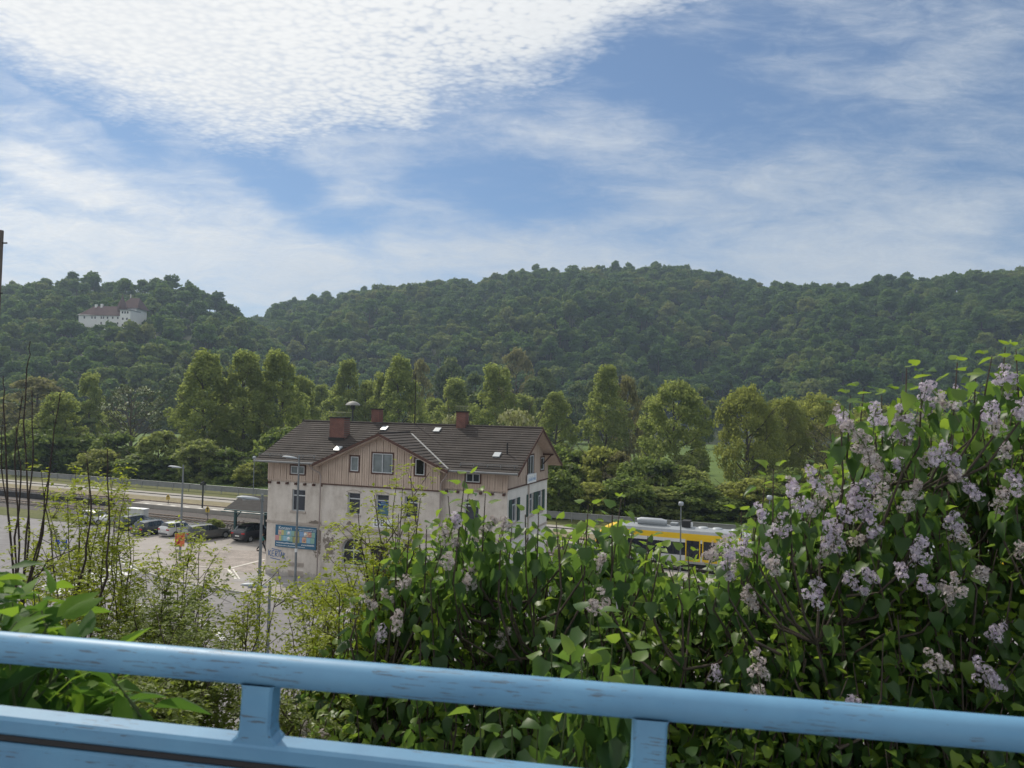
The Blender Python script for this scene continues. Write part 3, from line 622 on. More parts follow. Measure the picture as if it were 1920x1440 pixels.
# ---- windows
def window(u0,z0,u1,z1,plane,depth,axis=0,mull=True,transom=.28,frame=m_frame_w,glass=m_glass,fw=.07,sill=True,surround=None,outs=-1,arch=False,cur=False):
    def bx(b,a0,za,a1,zb,d0,d1,mi=0):
        if axis==0: b.box((a0,plane+d0,za),(a1,plane+d1,zb),mi)
        else: b.box((plane-d0,a0,za),(plane-d1,a1,zb),mi)
    f=MB(); d=depth-.06; 
    if not arch:
        bx(f,u0,z0,u0+fw,z1,d-.05,d+.03); bx(f,u1-fw,z0,u1,z1,d-.05,d+.03); bx(f,u0+fw,z0,u1-fw,z0+fw,d-.05,d+.03); bx(f,u0+fw,z1-fw,u1-fw,z1,d-.05,d+.03)
    else:
        r=(u1-u0)/2; cx=(u0+u1)/2; cz=z1-r
        bx(f,u0,z0,u0+fw,cz,d-.05,d+.03); bx(f,u1-fw,z0,u1,cz,d-.05,d+.03); bx(f,u0+fw,z0,u1-fw,z0+fw,d-.05,d+.03)
        A=np.linspace(0,math.pi,17)
        for t0,t1 in zip(A[:-1],A[1:]): f.slab([(cx+r*math.cos(t0),plane+d-.05,cz+r*math.sin(t0)),(cx+(r-fw)*math.cos(t0),plane+d-.05,cz+(r-fw)*math.sin(t0)),(cx+(r-fw)*math.cos(t1),plane+d-.05,cz+(r-fw)*math.sin(t1)),(cx+r*math.cos(t1),plane+d-.05,cz+r*math.sin(t1))],(0,.08,0))
        transom=(z1-cz)/(z1-z0)
    if transom: zt=z1-(z1-z0)*transom; bx(f,u0+fw,zt-.045,u1-fw,zt+.045,d-.06,d+.02)
    if mull: cx=(u0+u1)/2; bx(f,cx-.035,z0+fw,cx+.035,(z1-(z1-z0)*transom-.046) if (transom and not arch) else z1-fw,d-.055,d+.02)
    if surround:
        s=MB(); e=.12; o=-.09
        bx(s,u0-e,z0-e,u0,z1+e,o,.03); bx(s,u1,z0-e,u1+e,z1+e,o,.03); bx(s,u0,z1,u1,z1+e,o,.03); bx(s,u0,z0-e,u1,z0,o,.03)
    w_=f.build('window',frame,H)
    g=MB(); bx(g,u0+.01,z0+.01,u1-.01,z1-.01 if not arch else z1-.05,d+.035,d+.05); g.build('pane',glass,w_)
    if surround: s.build('casing',surround,w_)
    if sill: s=MB(); bx(s,u0-.12,z0-.14,u1+.12,z0-.002,-.10,depth*.5); s.build('sill',m_sill,w_)
    return w_
for q in (WL,WR): window(*q,0,.22,mull=False)
for q in (W1,W3): window(*q,DV,.28,mull=False)
window(*W2,DV,.28,mull=False)
window(17.6,1.4,18.8,3.6,0,.22,mull=True)
window(*AR[0],DV,.28,arch=True,glass=m_dglass); window(*AR[2],DV,.28,arch=True,glass=m_dglass)
d_=window(*AR[1],DV,.28,arch=True,glass=m_dglass,sill=False,frame=m_darkwall); d_.name='door'
for q,cu in zip(GW,(m_curtain,m_curtain,m_dglass)): window(*q,DV,.03,transom=0,mull=(q[2]-q[0])>1.2,surround=m_brownw,sill=False,glass=cu)
window(*LW,0,.03,transom=0,surround=m_brownw,sill=False,glass=m_curtain); window(*RW,0,.03,transom=0,mull=True,surround=m_brownw,sill=False)
for q in GH:
    window(*q,21.7,.2,axis=1,mull=True)
    for sg in (0,1):
        a0=(q[0]-.62) if sg==0 else q[2]+.02; s=MB(); s.box((21.72,a0,q[1]),(21.77,a0+.6,q[3]))
        for k in range(9): s.box((21.772,a0+.06,q[1]+.1+k*.185),(21.782,a0+.54,q[1]+.2+k*.185))
        s.build('shutter',m_green,H)
for q in GG: window(*q,21.7,.03,axis=1,transom=0,mull=(q[2]-q[0])>1.2,surround=m_brownw,sill=False,glass=m_dglass)
# arch mouldings and pilaster lines, lintel lines
for (a0,z0,a1,z1) in AR:
    mo=MB(); r=(a1-a0)/2; cx=(a0+a1)/2; cz=z1-r; A=np.linspace(0,math.pi,21)
    for t0,t1 in zip(A[:-1],A[1:]):
        P0=[(cx+(r+e)*math.cos(t),DV-.003,cz+(r+e)*math.sin(t)) for e,t in ((.32,t0),(.02,t0),(.02,t1),(.32,t1))]; mo.slab(P0,(0,-.06,0))
    mo.build('arch_moulding',m_sill,H)
for (a0,z0,a1,z1) in (W1,W2,W3):
    n=8; mo=MB()
    for k in range(n):
        x0=a0-.12+(a1-a0+.24)*k/n; x1=a0-.12+(a1-a0+.24)*(k+1)/n; f=lambda x:.16*(1-((x-(a0+a1)/2)/((a1-a0)/2+.12))**2)
        mo.slab([(x0,DV-.003,z1+.02+f(x0)),(x1,DV-.003,z1+.02+f(x1)),(x1,DV-.003,z1+.10+f(x1)),(x0,DV-.003,z1+.10+f(x0))],(0,-.035,0))
    mo.build('moulding',m_sill,H)
mo=MB(); mo.box((21.703,4.9,0),(21.79,5.15,4.49)); mo.box((21.703,4.9,4.67),(21.79,5.15,8.39)); mo.box((21.703,-.0,0),(21.77,10.4,.4)); mo.build('pilaster',m_sill,H)
vg=MB()
for z0,h in ((1.0,.32),(.22,.42)):
    vg.box((2.3,-.05,z0),(3.8,-.004,z0+h))
    for k in range(4): vg.box((2.35,-.075,z0+.04+k*(h-.06)/4),(3.75,-.051,z0+.04+k*(h-.06)/4+.03))
vg.build('cellar_vent',m_sill,H)
# ---- roof: stepped tile courses
def course_strip(b,edges,up,thick=.055,mi=0):
    """edges: list of (left_point,right_point) at rising heights; each course overlaps the one above"""
    for (l0,r0),(l1,r1) in zip(edges[:-1],edges[1:]):
        l0,r0,l1,r1=map(Vector,(l0,r0,l1,r1)); u=Vector(up)*thick
        b.poly([l0+u,r0+u,r1+u*.15,l1+u*.15],mi); b.poly([l0-u*.3,r0-u*.3,r0+u,l0+u],mi)
N=19; zs=np.linspace(9.77,13.0,N+1); vv=lambda z:-.8+(z-9.77)/.5383
verL=lambda z:-.85+.55*(z-9.77)/3.23; verR=lambda z:22.8
upf=(0,-.474,.88)
rb=MB()
valL=lambda z:11.23-(12.36-z)/.439; valR=lambda z:11.23+(12.36-z)/.439
e=[((verL(z),vv(z),z),((valL(z) if z<12.36 else 11.23),vv(z),z)) for z in zs]; course_strip(rb,e,upf)
e=[(((valR(z) if z<12.36 else 11.23),vv(z),z),(verR(z),vv(z),z)) for z in zs]; course_strip(rb,e,upf)
eb=[((verR(z),10.4+.8-(vv(z)+.8),z),(verL(z),10.4+.8-(vv(z)+.8),z)) for z in zs]; course_strip(rb,eb,(0,.474,.88))
zc=np.linspace(9.72,12.36,15)
vback=lambda z:max(-1.25,vv(z))
for sg in (-1,1):
    e=[]
    for z in zc:
        u=11.23+sg*(12.36-z)/.439; a=(u,-1.25,z); c=(u,vv(z)+.0,z); e.append((c,a) if sg<0 else (a,c))
    course_strip(rb,e,(sg*.40,0,.916))
# underside planes so nothing shows through
rb.poly([(-.8,-.78,9.66),(22.75,-.78,9.66),(22.75,5.2,12.88),(-.3,5.2,12.88)][::-1] if False else [(-.8,-.78,9.70),(5.3,-.78,9.70),(5.3,5.2,12.9),(-.3,5.2,12.9)])
roof=rb.build('roof',m_tilew,H)
sb=MB()
for y0,y1,z0,z1 in ((-.8,5.2,9.68,12.90),(5.2,11.2,12.90,9.68)):
    sb.slab([(16.6,y0,z0),(22.74,y0,z0),(22.74,y1,z1),(16.6,y1,z1)],(0,0,-.10))
sb.slab([(5.3,-1.22,9.62),(11.23,-1.22,12.26),(17.16,-1.22,9.62),(17.0,-1.22,9.52),(11.23,-1.22,12.12),(5.4,-1.22,9.52)],(0,.7,0))
sb.slab([(-.8,-.75,9.69),(5.6,-.75,9.69),(5.6,.2,10.15),(-.8,.2,10.15)],(0,0,-.08)); sb.build('soffit',m_clad,roof)
for sg in (-1,1): bb=MB(); bb.slab([(11.23,-1.31,12.40),(11.23+sg*6.05,-1.31,9.74),(11.23+sg*6.05,-1.31,9.52),(11.23,-1.31,12.18)][::sg],(0,.055,0)); bb.build('bargeboard',m_brownw,roof)
for y0,y1,z0,z1 in ((-.85,5.2,9.74,13.02),(5.2,11.25,13.02,9.74)): bb=MB(); bb.slab([(22.80,y0,z0),(22.80,y1,z1),(22.80,y1,z1-.24),(22.80,y0,z0-.24)],(.05,0,0)); bb.build('bargeboard',m_brownw,roof)
for y in (1.6,5.2,8.8):
    b=MB(); zt=min(main_roof(y),9.77+(11.2-y)*.5383)-.3; b.box((21.76,y-.07,zt-.14),(22.7,y+.07,zt)); b.tube([(21.8,y,zt-.9),(22.5,y,zt-.12)],.06,6); b.build('bracket',m_brownw,roof)
rd=MB(); rd.tube([(-.3,5.2,13.03),(22.82,5.2,13.03)],.11,8); rd.tube([(11.23,-1.28,12.39),(11.23,3.95,12.39)],.09,8); rd.build('ridge_tiles',m_tilew,roof)
vl=MB(); 
for sg,zz0 in ((1,0),(-1,0)):
    pts_=[(11.23+sg*(12.36-z)/.439,vv(z)-.03,z+.07) for z in (9.78,12.2)]
    p,q=map(Vector,pts_); n=Vector((.09,0,0)); vl.slab([p-n,p+n,q+n,q-n],(0,0,.02))
vl.build('valley_flashing',m_zinc,roof)
gu=MB()
for (a,c) in ((-.85,5.35),(17.1,22.8)): gu.tube([(a,-.92,9.70),(c,-.92,9.70)],.085,8)
gu.tube([(-.8,11.3,9.7),(22.8,11.3,9.7)],.085,8); gu.build('gutter',m_zinc,roof)
dp=MB(); dp.tube([(4.6,-.92,9.62),(4.75,-.75,9.3),(5.5,-.62,8.95),(5.62,-.62,8.7),(5.62,-.62,4.8),(5.55,-.62,4.2),(5.55,-.62,.1)],.055,8); dp.build('downpipe',m_pipe,H)
dp=MB(); dp.tube([(17.15,-.92,9.62),(16.9,-.7,9.2),(16.5,-.62,8.8),(16.42,-.62,8.5),(16.42,-.62,.1)],.055,8); dp.build('downpipe',m_pipe,H)
sg_=MB()
for (a,c) in ((-.8,4.9),(17.9,22.6)):
    sg_.tube([(a,-.30,10.30),(c,-.30,10.30)],.02,6); sg_.tube([(a,-.34,10.18),(c,-.34,10.18)],.015,6)
    k=a
    while k<c: sg_.box((k,-.36,10.02),(k+.04,-.30,10.32)); k+=1.1
sg_.build('snow_guard',m_zinc,roof)
def skyl(px,py,w_=.55,h_=.62):
    # roof window on the main slope
    d=ray(px,py); o=Vector((0,0,CH))-HB; du=d.dot(HU); dv=d.dot(HV); ou=o.dot(HU); ov=o.dot(HV)
    t=(9.77+(ov+.8)*.5383-o.z)/(d.z-dv*.5383); u=ou+du*t; v_=ov+dv*t; z=9.77+(v_+.8)*.5383
    b=MB(); k=.88; b.slab([(u-w_/2,v_-h_/2*k,z-h_/2*.474+.06),(u+w_/2,v_-h_/2*k,z-h_/2*.474+.06),(u+w_/2,v_+h_/2*k,z+h_/2*.474+.06),(u-w_/2,v_+h_/2*k,z+h_/2*.474+.06)],(0,-.05,.08)); b.build('skylight',m_lightflash,roof)
for q in ((634,843),(721,805),(820,808),(932,855)): skyl(*q)
def chimney(u,v_,w_,d_,z1,cage):
    z0=9.77+(min(v_-d_/2,10.4-v_)+.8)*.5383-.1 if v_<5.2 else 12.2
    b=MB(); b.box((u-w_/2,v_-d_/2,z0),(u+w_/2,v_+d_/2,z1)); c=b.build('chimney',m_brick,roof)
    b=MB(); b.box((u-w_/2-.07,v_-d_/2-.07,z1+.002),(u+w_/2+.07,v_+d_/2+.07,z1+.1)); b.build('chimney_cap',m_soot,c)
    b=MB(); b.box((u-w_/2-.06,v_-d_/2-.06,z0),(u+w_/2+.06,v_-d_/2-.003,z0+.34)); b.build('lead_flashing',m_soot,c)
    if cage:
        b=MB(); z=z1+.1
        for i in range(7):
            for yy in (v_-d_/2,v_+d_/2): x=u-w_/2+w_*i/6; b.tube([(x,yy,z),(x,yy,z+.38)],.02,5)
        for yy in (v_-d_/2,v_+d_/2): b.tube([(u-w_/2-.1,yy,z+.4),(u+w_/2+.1,yy,z+.4)],.03,5)
        b.build('cage',m_verge_metal,c)
m_verge_metal=mat('mossy_metal',(.20,.22,.13),.8,.2)
def roofuv(px,py,v_):
    d=ray(px,py); o=Vector((0,0,CH)); t=((HB+HV*v_-o).dot(HV))/d.dot(HV); q=o+d*t-HB; return q.dot(HU),q.z
chimney(roofuv(635,790,2.7)[0],2.9,1.45,.9,roofuv(635,784,2.45)[1],True)
chimney(roofuv(706,785,5.6)[0],5.7,.8,.7,roofuv(706,768,5.5)[1],False)
chimney(roofuv(868,785,5.3)[0],5.2,.85,.7,roofuv(868,773,5.0)[1],True)
an=MB(); au,az=roofuv(780,700,5.2); an.tube([(au,5.2,12.9),(au,5.2,az)],[.05,.03],6); an.tube([(au-.12,5.2,13.06),(au,5.2,13.3)],.03,5); an.build('roof_aerial',m_soot,roof)
an=MB(); vu,vz=roofuv(952,840,1.6); an.tube([(vu,1.5,10.9),(vu,1.5,11.9)],.06,8); an.build('vent_pipe',m_soot,roof)
# ---- things hung on the house
def text_mesh(s,size,m,name,loc,rot,parent,ext=.008,align='LEFT',sx=1.0):
    cu=bpy.data.curves.new(name,'FONT'); cu.body=s; cu.size=size; cu.extrude=ext; cu.align_x=align
    to=bpy.data.objects.new('tmp',cu); C.objects.link(to); bpy.context.view_layer.update()
    me=bpy.data.meshes.new_from_object(to.evaluated_get(bpy.context.evaluated_depsgraph_get())); bpy.data.objects.remove(to); me.materials.clear(); me.materials.append(m); me.name=name
    o=mobj(name,me,parent); o.location=loc; o.rotation_euler=rot; o.scale=(sx,1,1); return o
def flat(name,c,r=.6): return mat(name,c,r,var=.10,scale=6)
m_navy=flat('banner_navy',(.035,.13,.23)); m_wht=flat('white_print',(.75,.77,.78)); m_cy=flat('banner_cyan',(.25,.45,.56)); m_or=flat('banner_orange',(.60,.40,.24)); m_rd=flat('banner_red',(.55,.28,.28)); m_gr=flat('banner_green',(.25,.42,.36)); m_ol=flat('banner_olive',(.30,.30,.13)); m_pk=flat('banner_peach',(.62,.46,.36)); m_bl=flat('banner_blue',(.20,.34,.56)); m_yl=flat('banner_yellow',(.55,.50,.22))
ban=empty('concert_banner',hw(.98,-.12,2.52),-HA,'blue concert banner with bright picture tiles on the plaster wall','banner')
b=MB(); b.slab([(0,0,0),(4.05,0,-.0),(4.05,0,1.83),(0,0,1.83)],(0,.03,0)); b.build('banner_sheet',m_navy,ban)
tiles=[(0.30,1.0,.62,1.42,m_pk),(.62,1.0,.86,1.42,m_yl),(.86,1.0,1.1,1.42,m_gr),(1.1,1.0,1.6,1.42,m_cy),(1.6,1.0,1.9,1.42,m_gr),(1.9,1.0,2.4,1.42,m_ol),(2.4,1.0,2.85,1.42,m_bl),(2.85,1.0,3.25,1.42,m_pk),(3.25,1.0,3.6,1.42,m_rd),(3.6,1.0,3.95,1.42,m_gr),
 (.0,.52,.38,.96,m_rd),(.38,.52,.6,.96,m_yl),(.6,.52,.78,.96,m_gr),(.78,.52,1.35,.96,m_cy),(1.35,.52,1.75,.96,m_gr),(1.75,.45,2.45,.96,m_ol),(2.45,.5,2.68,.96,m_bl),(2.68,.5,3.1,.96,m_or),(3.1,.5,3.5,.96,m_cy),(3.5,.5,3.9,.96,m_gr)]
for k,t in enumerate(tiles):
    b=MB(); b.box((t[0]+.01,-.006,t[1]),(t[2]-.005,-.001,t[3])); b.build('picture_tile',t[4],ban)
for (x,z,r_,m_) in ((.48,1.18,.09,m_rd),(1.35,1.2,.14,m_wht),(1.35,.74,.15,m_wht),(2.15,.75,.2,m_yl),(2.15,1.2,.12,m_wht),(2.9,.74,.13,m_rd),(3.0,1.2,.16,m_wht),(3.42,1.22,.12,m_or)):
    b=MB(); b.lathe([(.001,-.012),(r_,-.012),(r_*.98,-.007)],14,(x,0,z),0,'y'); b.build('picture_spot',m_,ban)
text_mesh('Konzert',.40,m_wht,'lettering',(.32,-.005,1.47),(R(90),0,0),ban,.004)
text_mesh('www.',.26,m_wht,'lettering',(2.6,-.005,.25),(R(90),0,0),ban,.004,sx=.9)
b=MB(); r_=random.Random(3)
for (x0,x1,z,h) in ((.15,2.1,.30,.10),(.15,3.0,.10,.07),(2.0,4.0,1.62,.07),(2.4,4.0,1.48,.05),(3.15,3.85,.27,.14)):
    x=x0
    while x<x1: l=r_.uniform(.04,.09); b.box((x,-.006,z),(x+l*.6,-.001,z+h*r_.uniform(.6,1.1))); x+=l
b.build('small_print',m_cy if False else m_wht,ban)
sgn=empty('station_name_sign',hw(21.86,4.15,8.52),-HA+R(90),'white name sign with blue lettering on the boarded gable end','sign')
b=MB(); b.bevbox((0,-.05,0),(2.4,.0,.72),.01); b.build('sign_board',m_wht,sgn)
b=MB(); r_=random.Random(8); x=.25
while x<2.1:
    l=r_.uniform(.07,.14); h=r_.choice((.26,.26,.40)); b.box((x,-.056,.17),(x+.04,-.051,.17+h)); b.box((x+.04,-.056,.17+r_.choice((0,.11,.22))),(x+l,-.051,.21+r_.choice((0,.11,.18)))); x+=l+.05
b.build('lettering',m_bl,sgn)
pn=empty('wall_lettering_panel',hw(10.55,DV-.02,4.95),-HA,'white panel with dark letters below the middle upper windows','sign')
b=MB(); b.box((0,-.03,-.05),(1.9,0,.75)); b.build('panel',m_wht,pn); text_mesh('DB',.72,m_soot,'lettering',(.12,-.035,.08),(R(90),0,0),pn,.004)
wp=empty('window_poster',hw(10.83,DV+.20,5.85),-HA,'deep blue poster filling the lower part of an upper window','poster')
b=MB(); b.box((0,-.02,0),(1.0,-.005,1.15)); b.build('poster_sheet',flat('poster_sea',(.08,.17,.22)),wp); b=MB(); b.box((0,-.028,.62),(1.0,-.021,1.15)); b.build('poster_head',flat('poster_blue',(.012,.04,.16)),wp)
b=MB()
for z,x0,x1 in ((.95,.3,.7),(.80,.1,.9)):
    x=x0
    while x<x1: b.box((x,-.033,z),(x+.05,-.029,z+.07)); x+=.075
b.build('lettering',m_cy,wp)
gf=MB(); m_graf=flat('graffiti_paint',(.10,.17,.34)); 
def stroke(b,pts,w_,y=-.012):
    for p,q in zip(pts[:-1],pts[1:]):
        p=Vector((p[0],y,p[1])); q=Vector((q[0],y,q[1])); d=(q-p); n=Vector((-d.z,0,d.x)).normalized()*w_/2; b.slab([p-n,q-n,q+n,p+n],(0,.006,0))
L=[[(0,.55),(.02,.05)],[(.02,.28),(.25,.52)],[(.02,.28),(.26,.02)],[(.58,.5),(.36,.48),(.34,.05),(.58,.03)],[(.34,.27),(.54,.28)],[(.68,.02),(.70,.5),(.88,.45),(.86,.3),(.70,.26),(.92,.0)],[(.95,.5),(1.22,.46)],[(1.08,.48),(1.06,.02)],[(1.2,0),(1.32,.45),(1.45,-.05)],[(1.24,.2),(1.42,.18)],[(1.52,.42),(1.5,-.1)],[(1.5,.15),(1.66,.38)],[(1.5,.15),(1.72,-.14)],[(.3,.66),(1.3,.56)],[(.2,-.12),(1.2,-.22)],[(1.85,.1),(1.9,.05)]]
for s_ in L: stroke(gf,s_,.07)
go_=gf.build('graffiti',m_graf); go_.location=hw(.28,0,1.62); go_.rotation_euler=(0,0,-HA); tag(go_,'blue spray graffiti tag low on the plaster corner under the banner','graffiti')
# ---- shelter roof beside the house
m_shelt=mat('shelter_roofing',(.055,.052,.05),.9,var=.25,scale=1.2); m_shelt.node_tree.nodes['Principled BSDF'].inputs['Specular IOR Level'].default_value=.05; m_shp=mat('shelter_green_paint',(.025,.07,.075),.5,var=.15,scale=3)
S0=G(421,953,3.35); S1=G(455,928,3.6)
def inh(p): q=p-HB; return q.dot(HU),q.dot(HV)
u0,v0=inh(S0); u1,v1=inh(S1)
sh=empty('station_shelter',hw(0,0),-HA,'dark flat roofed shelter on green posts joining the left end of the station','shelter')
b=MB(); b.slab([(u0,v0,3.35),(-.15,v0-.6,3.35),(-.15,v1,3.62),(u1,v1,3.62)],(0,0,-.18)); b.build('shelter_roof',m_shelt,sh)
b=MB(); b.box((u0+.05,v0-.62,3.08),(-.2,v0-.50,3.16)); b.tube([(u0,v0-.05,3.25),(-.2,v0-.66,3.25)],.07,8); b.build('fascia_beam',m_shp,sh)
cu_,cv_=inh(G(440,1013))
for uu,vvv in ((cu_,cv_),(cu_+4.4,cv_+.3),(cu_+6.4,cv_+.2),(cu_+.6,cv_+4.2),(cu_+5,cv_+4.2)):
    b=MB(); b.bevbox((uu-.13,vvv-.13,0),(uu+.13,vvv+.13,3.1),.02); p_=b.build('post',m_shp,sh)
    b=MB(); b.tube([(uu,vvv,2.3),(uu+.7,vvv,3.1)],.06,6); b.build('brace',m_shp,p_)
b=MB(); b.box((-.62,8.4,0),(-.35,8.9,3.3)); b.build('end_wall',m_shp,sh)
# ================================================================ STREET LAMPS, POLES, SIGNS
m_lpole=mat('lamp_pole_grey',(.20,.22,.235),.55,.3,var=.12,scale=2)
m_lhead=mat('lamp_head',(.34,.37,.40),.55,.2,var=.08,scale=2)
m_lglass=mat('lamp_glass',(.50,.52,.53),.2,var=.05)
def street_lamp(base,h,ang,label,rad=.085,hl=1.05):
    r=empty('street_lamp',base,ang,label,'street lamp','grey street lamps with wing shaped heads')
    b=MB(); b.tube([(0,0,0),(0,0,1.2),(0,0,h*.72),(0,0,h)],[rad*1.15,rad,rad*.8,rad*.62],10); b.tube([(0,0,h-.34),(0,0,h-.22)],rad*.9,10); b.build('pole',m_lpole,r)
    # wing head to -x: lofted ellipses rising in a shallow S
    prof=[(-.12,.05,.05,-.28),(-.2,.10,.08,-.27),(-.45,.17,.12,-.24),(-.8,.19,.13,-.20),(-1.05,.16,.10,-.16),(-1.25,.10,.06,-.14),(-1.34,.03,.02,-.16)]
    vs=[];n=12
    for x,ry,rz,zc in prof:
        for j in range(n):
            a=2*math.pi*j/n; sn=math.sin(a); vs.append((x*hl/1.05,ry*math.cos(a),h+zc+rz*(sn if sn>0 else sn*.35)))
    f=[(i*n+j,i*n+(j+1)%n,(i+1)*n+(j+1)%n,(i+1)*n+j) for i in range(len(prof)-1) for j in range(n)]
    b=MB(); b.add(vs,f,0,True); b.poly(vs[-n:]); hd=b.build('lamp_head',m_lhead,r)
    b=MB(); b.bevbox((-1.0*hl/1.05,-.12,h-.27),(-.45*hl/1.05,.12,h-.245),.01); b.build('lamp_lens',m_lglass,hd)
    return r
L1=G(337,1052); street_lamp(L1,8.75,R(8),'tall grey lamp with white wing head beside the parked cars and the orange poster',.10)
L2=G(553,1100); street_lamp((L2.x,L2.y,.11),10.35,R(6),'grey lamp on the pavement in front of the banner wall',.095)
q=P(480.5,1260,36.0); street_lamp((q.x,q.y,0),10.05,R(20),'near tall lamp whose head shows against the shelter roof',.095,.95)
q=P(500.5,1260,31.0); street_lamp((q.x,q.y,0),7.05,R(14),'low near lamp just above the railing post',.085,.92)
po=empty('orange_poster',(L1.x-.0,L1.y-.12,0),R(6),'orange and red placard strapped to a lamp pole behind the sapling','placard')
b=MB(); b.bevbox((-.42,-.05,1.35),(.42,-.02,2.55),.004); b.build('placard_board',flat('placard_orange',(.62,.16,.06)),po)
b=MB(); 
for k in range(5): b.lathe([(.001,-.058),(.13-.015*k,-.058),(.12-.015*k,-.052)],12,(-.2+.1*k,0,1.6+.17*k),0,'y')
b.build('placard_spot',flat('placard_red',(.45,.06,.05)),po)
st=MB(); st.tube([(0,0,0),(0,0,.28)],.115,10); so_=st.build('pole_sticker',m_wht); so_.location=(L2.x,L2.y,2.75); tag(so_,'small white notice wrapped round the lamp pole by the banner','notice')
m_dpole=mat('dark_mast',(.05,.055,.055),.7,.2,var=.2,scale=2)
def slim_lamp(name,base,h,label,rad=.07):
    r=empty(name,base,0,label,'lamp','slim platform lamps'); b=MB(); b.tube([(0,0,0),(0,0,h)],[rad,rad*.75],8); b.build('pole',m_lpole,r)
    b=MB(); b.lathe([(.02,h),(.17,h+.02),(.23,h+.1),(.23,h+.26),(.16,h+.36),(.01,h+.38)],14); b.build('lamp_head',m_lhead,r); return r
for px,py,w_,lab in ((477,855,25.3,'slim platform lamp at the left end of the station roof'),(1277,940,13.6,'slim platform lamp standing in front of the yellow train'),(1443,928,13.6,'slim platform lamp half hidden by lilac at the right of the train')):
    s_,z_=tpt(px,py,w_); slim_lamp('platform_lamp',tw(s_,w_,.5),z_-.9,lab)
s_,z_=tpt(662,752,13.4); ms=empty('mast_lamp',tw(s_,13.4,0),0,'tall mast with a pale mushroom shaped reflector behind the station roof','lamp')
b=MB(); b.tube([(0,0,0),(0,0,z_-.9)],[.14,.09],8); b.build('mast',m_dpole,ms)
b=MB(); b.lathe([(.03,z_-.95),(.20,z_-.85),(.26,z_-.55),(.12,z_-.35)],12); b.build('lamp_body',m_dpole,ms)
b=MB(); b.lathe([(.78,z_-.42),(.62,z_-.22),(.35,z_-.07),(.02,z_),(.02,z_-.03),(.35,z_-.10),(.62,z_-.25),(.78,z_-.44)],18); b.build('reflector',mat('reflector',(.20,.20,.19),.6,var=.1),ms)
q=G(379,960); lp=empty('loudspeaker_post',(q.x,q.y,0),-TA,'dark post with two small loudspeakers beside the railway track','post')
b=MB(); b.tube([(0,0,0),(0,0,4.1)],.11,8); b.build('post',m_dpole,lp)
for sx in (-1,1): b=MB(); b.lathe([(.05,0),(.10,.1),(.2,.34)],10,(0,0,3.75),0,'x'); o=b.build('loudspeaker',m_dpole,lp); o.rotation_euler=(0,0,0 if sx>0 else math.pi)
def marker(px,py,h,label):
    q=G(px,py); r=empty('track_marker',(q.x,q.y,0),-HA+R(5),label,'marker','yellow track markers'); b=MB(); b.tube([(0,0,0),(0,0,h)],.04,6); b.build('post',m_dpole,r)
    b=MB(); b.slab([(-.3,-.06,h),(.3,-.06,h),(.3,-.06,h+.42),(.0,-.06,h+.78),(-.3,-.06,h+.42)],(0,-.02,0)); p_=b.build('plate',flat('marker_yellow',(.50,.36,.06)),r)
    b=MB(); b.box((-.05,-.088,h+.1),(.05,-.083,h+.5)); b.slab([(-.17,-.083,h+.42),(.17,-.083,h+.42),(0,-.083,h+.62)],(0,-.006,0)); b.build('symbol',m_soot,p_)
marker(315,952,1.1,'yellow arrow marker in the dry grass beyond the tracks'); marker(389,979,1.2,'yellow arrow marker at the near track by the bushes')
q=P(115,1022,60.0); cs=empty('crossing_sign',(q.x,q.y,0),R(20),'blue square pedestrian crossing sign behind the thin saplings','sign')
b=MB(); b.tube([(0,0,0),(0,0,q.z+.4)],.035,8); b.build('post',m_galv,cs)
b=MB(); b.bevbox((-.42,-.08,q.z-.45),(.42,-.04,q.z+.45),.01); p_=b.build('sign_plate',flat('sign_blue',(.012,.06,.36)),cs)
b=MB(); b.slab([(-.32,-.083,q.z-.34),(.32,-.083,q.z-.34),(0,-.083,q.z+.34)],(0,-.004,0)); t_=b.build('white_triangle',m_wht,p_)
b=MB(); z=q.z
for a in ([(-.02,z+.05),(-.03,z-.1)],[(-.03,z-.1),(-.12,z-.24)],[(-.03,z-.1),(.08,z-.24)],[(-.02,z+.02),(.09,z-.05)],[(-.14,z-.26),(.14,z-.26)]):
    stroke(b,a,.04,-.09)
b.lathe([(.001,-.094),(.04,-.094),(.04,-.09)],10,(-.01,0,z+.1),0,'y'); b.build('walker_symbol',m_soot,p_)
q=P(-3.5,520,20.0); up=empty('utility_pole',(q.x,q.y,.0),0,'weathered grey pole with short step irons at the left edge of the view','pole')
z=P(-2,432,20.0).z; b=MB(); b.tube([(0,0,-.4),(0,0,z)],[.13,.085],10); b.build('pole',mat('pole_wood',(.15,.125,.11),.9,var=.3,scale=3,bmp=.4),up)
for k,(zz_,l) in enumerate(((P(0,456,20).z,.20),(P(0,550,20).z,.14))): b=MB(); b.tube([(-.17,0,zz_),(l,0,zz_+.01)],.022,6); b.build('step_iron',m_dpole,up)
q=G(258,975); cb_=empty('utility_cabinet',(q.x,q.y,0),-HA,'white railway equipment cabinet behind the dark parked cars','cabinet')
m_cab=mat('cabinet_white',(.58,.58,.57),.6,var=.08,scale=2)
b=MB(); b.bevbox((-1.3,-.4,.1),(1.3,.4,1.35),.02); b.build('cabinet_body',m_cab,cb_); b=MB(); b.bevbox((-1.36,-.46,1.352),(1.36,.46,1.45),.02); b.build('cabinet_lid',m_wht,cb_)
for x in (-.62,.62): b=MB(); b.box((x-.58,-.418,.18),(x+.58,-.401,1.28)); b.box((x+.42,-.44,.7),(x+.46,-.419,.85)); b.build('cabinet_door',m_cab,cb_)
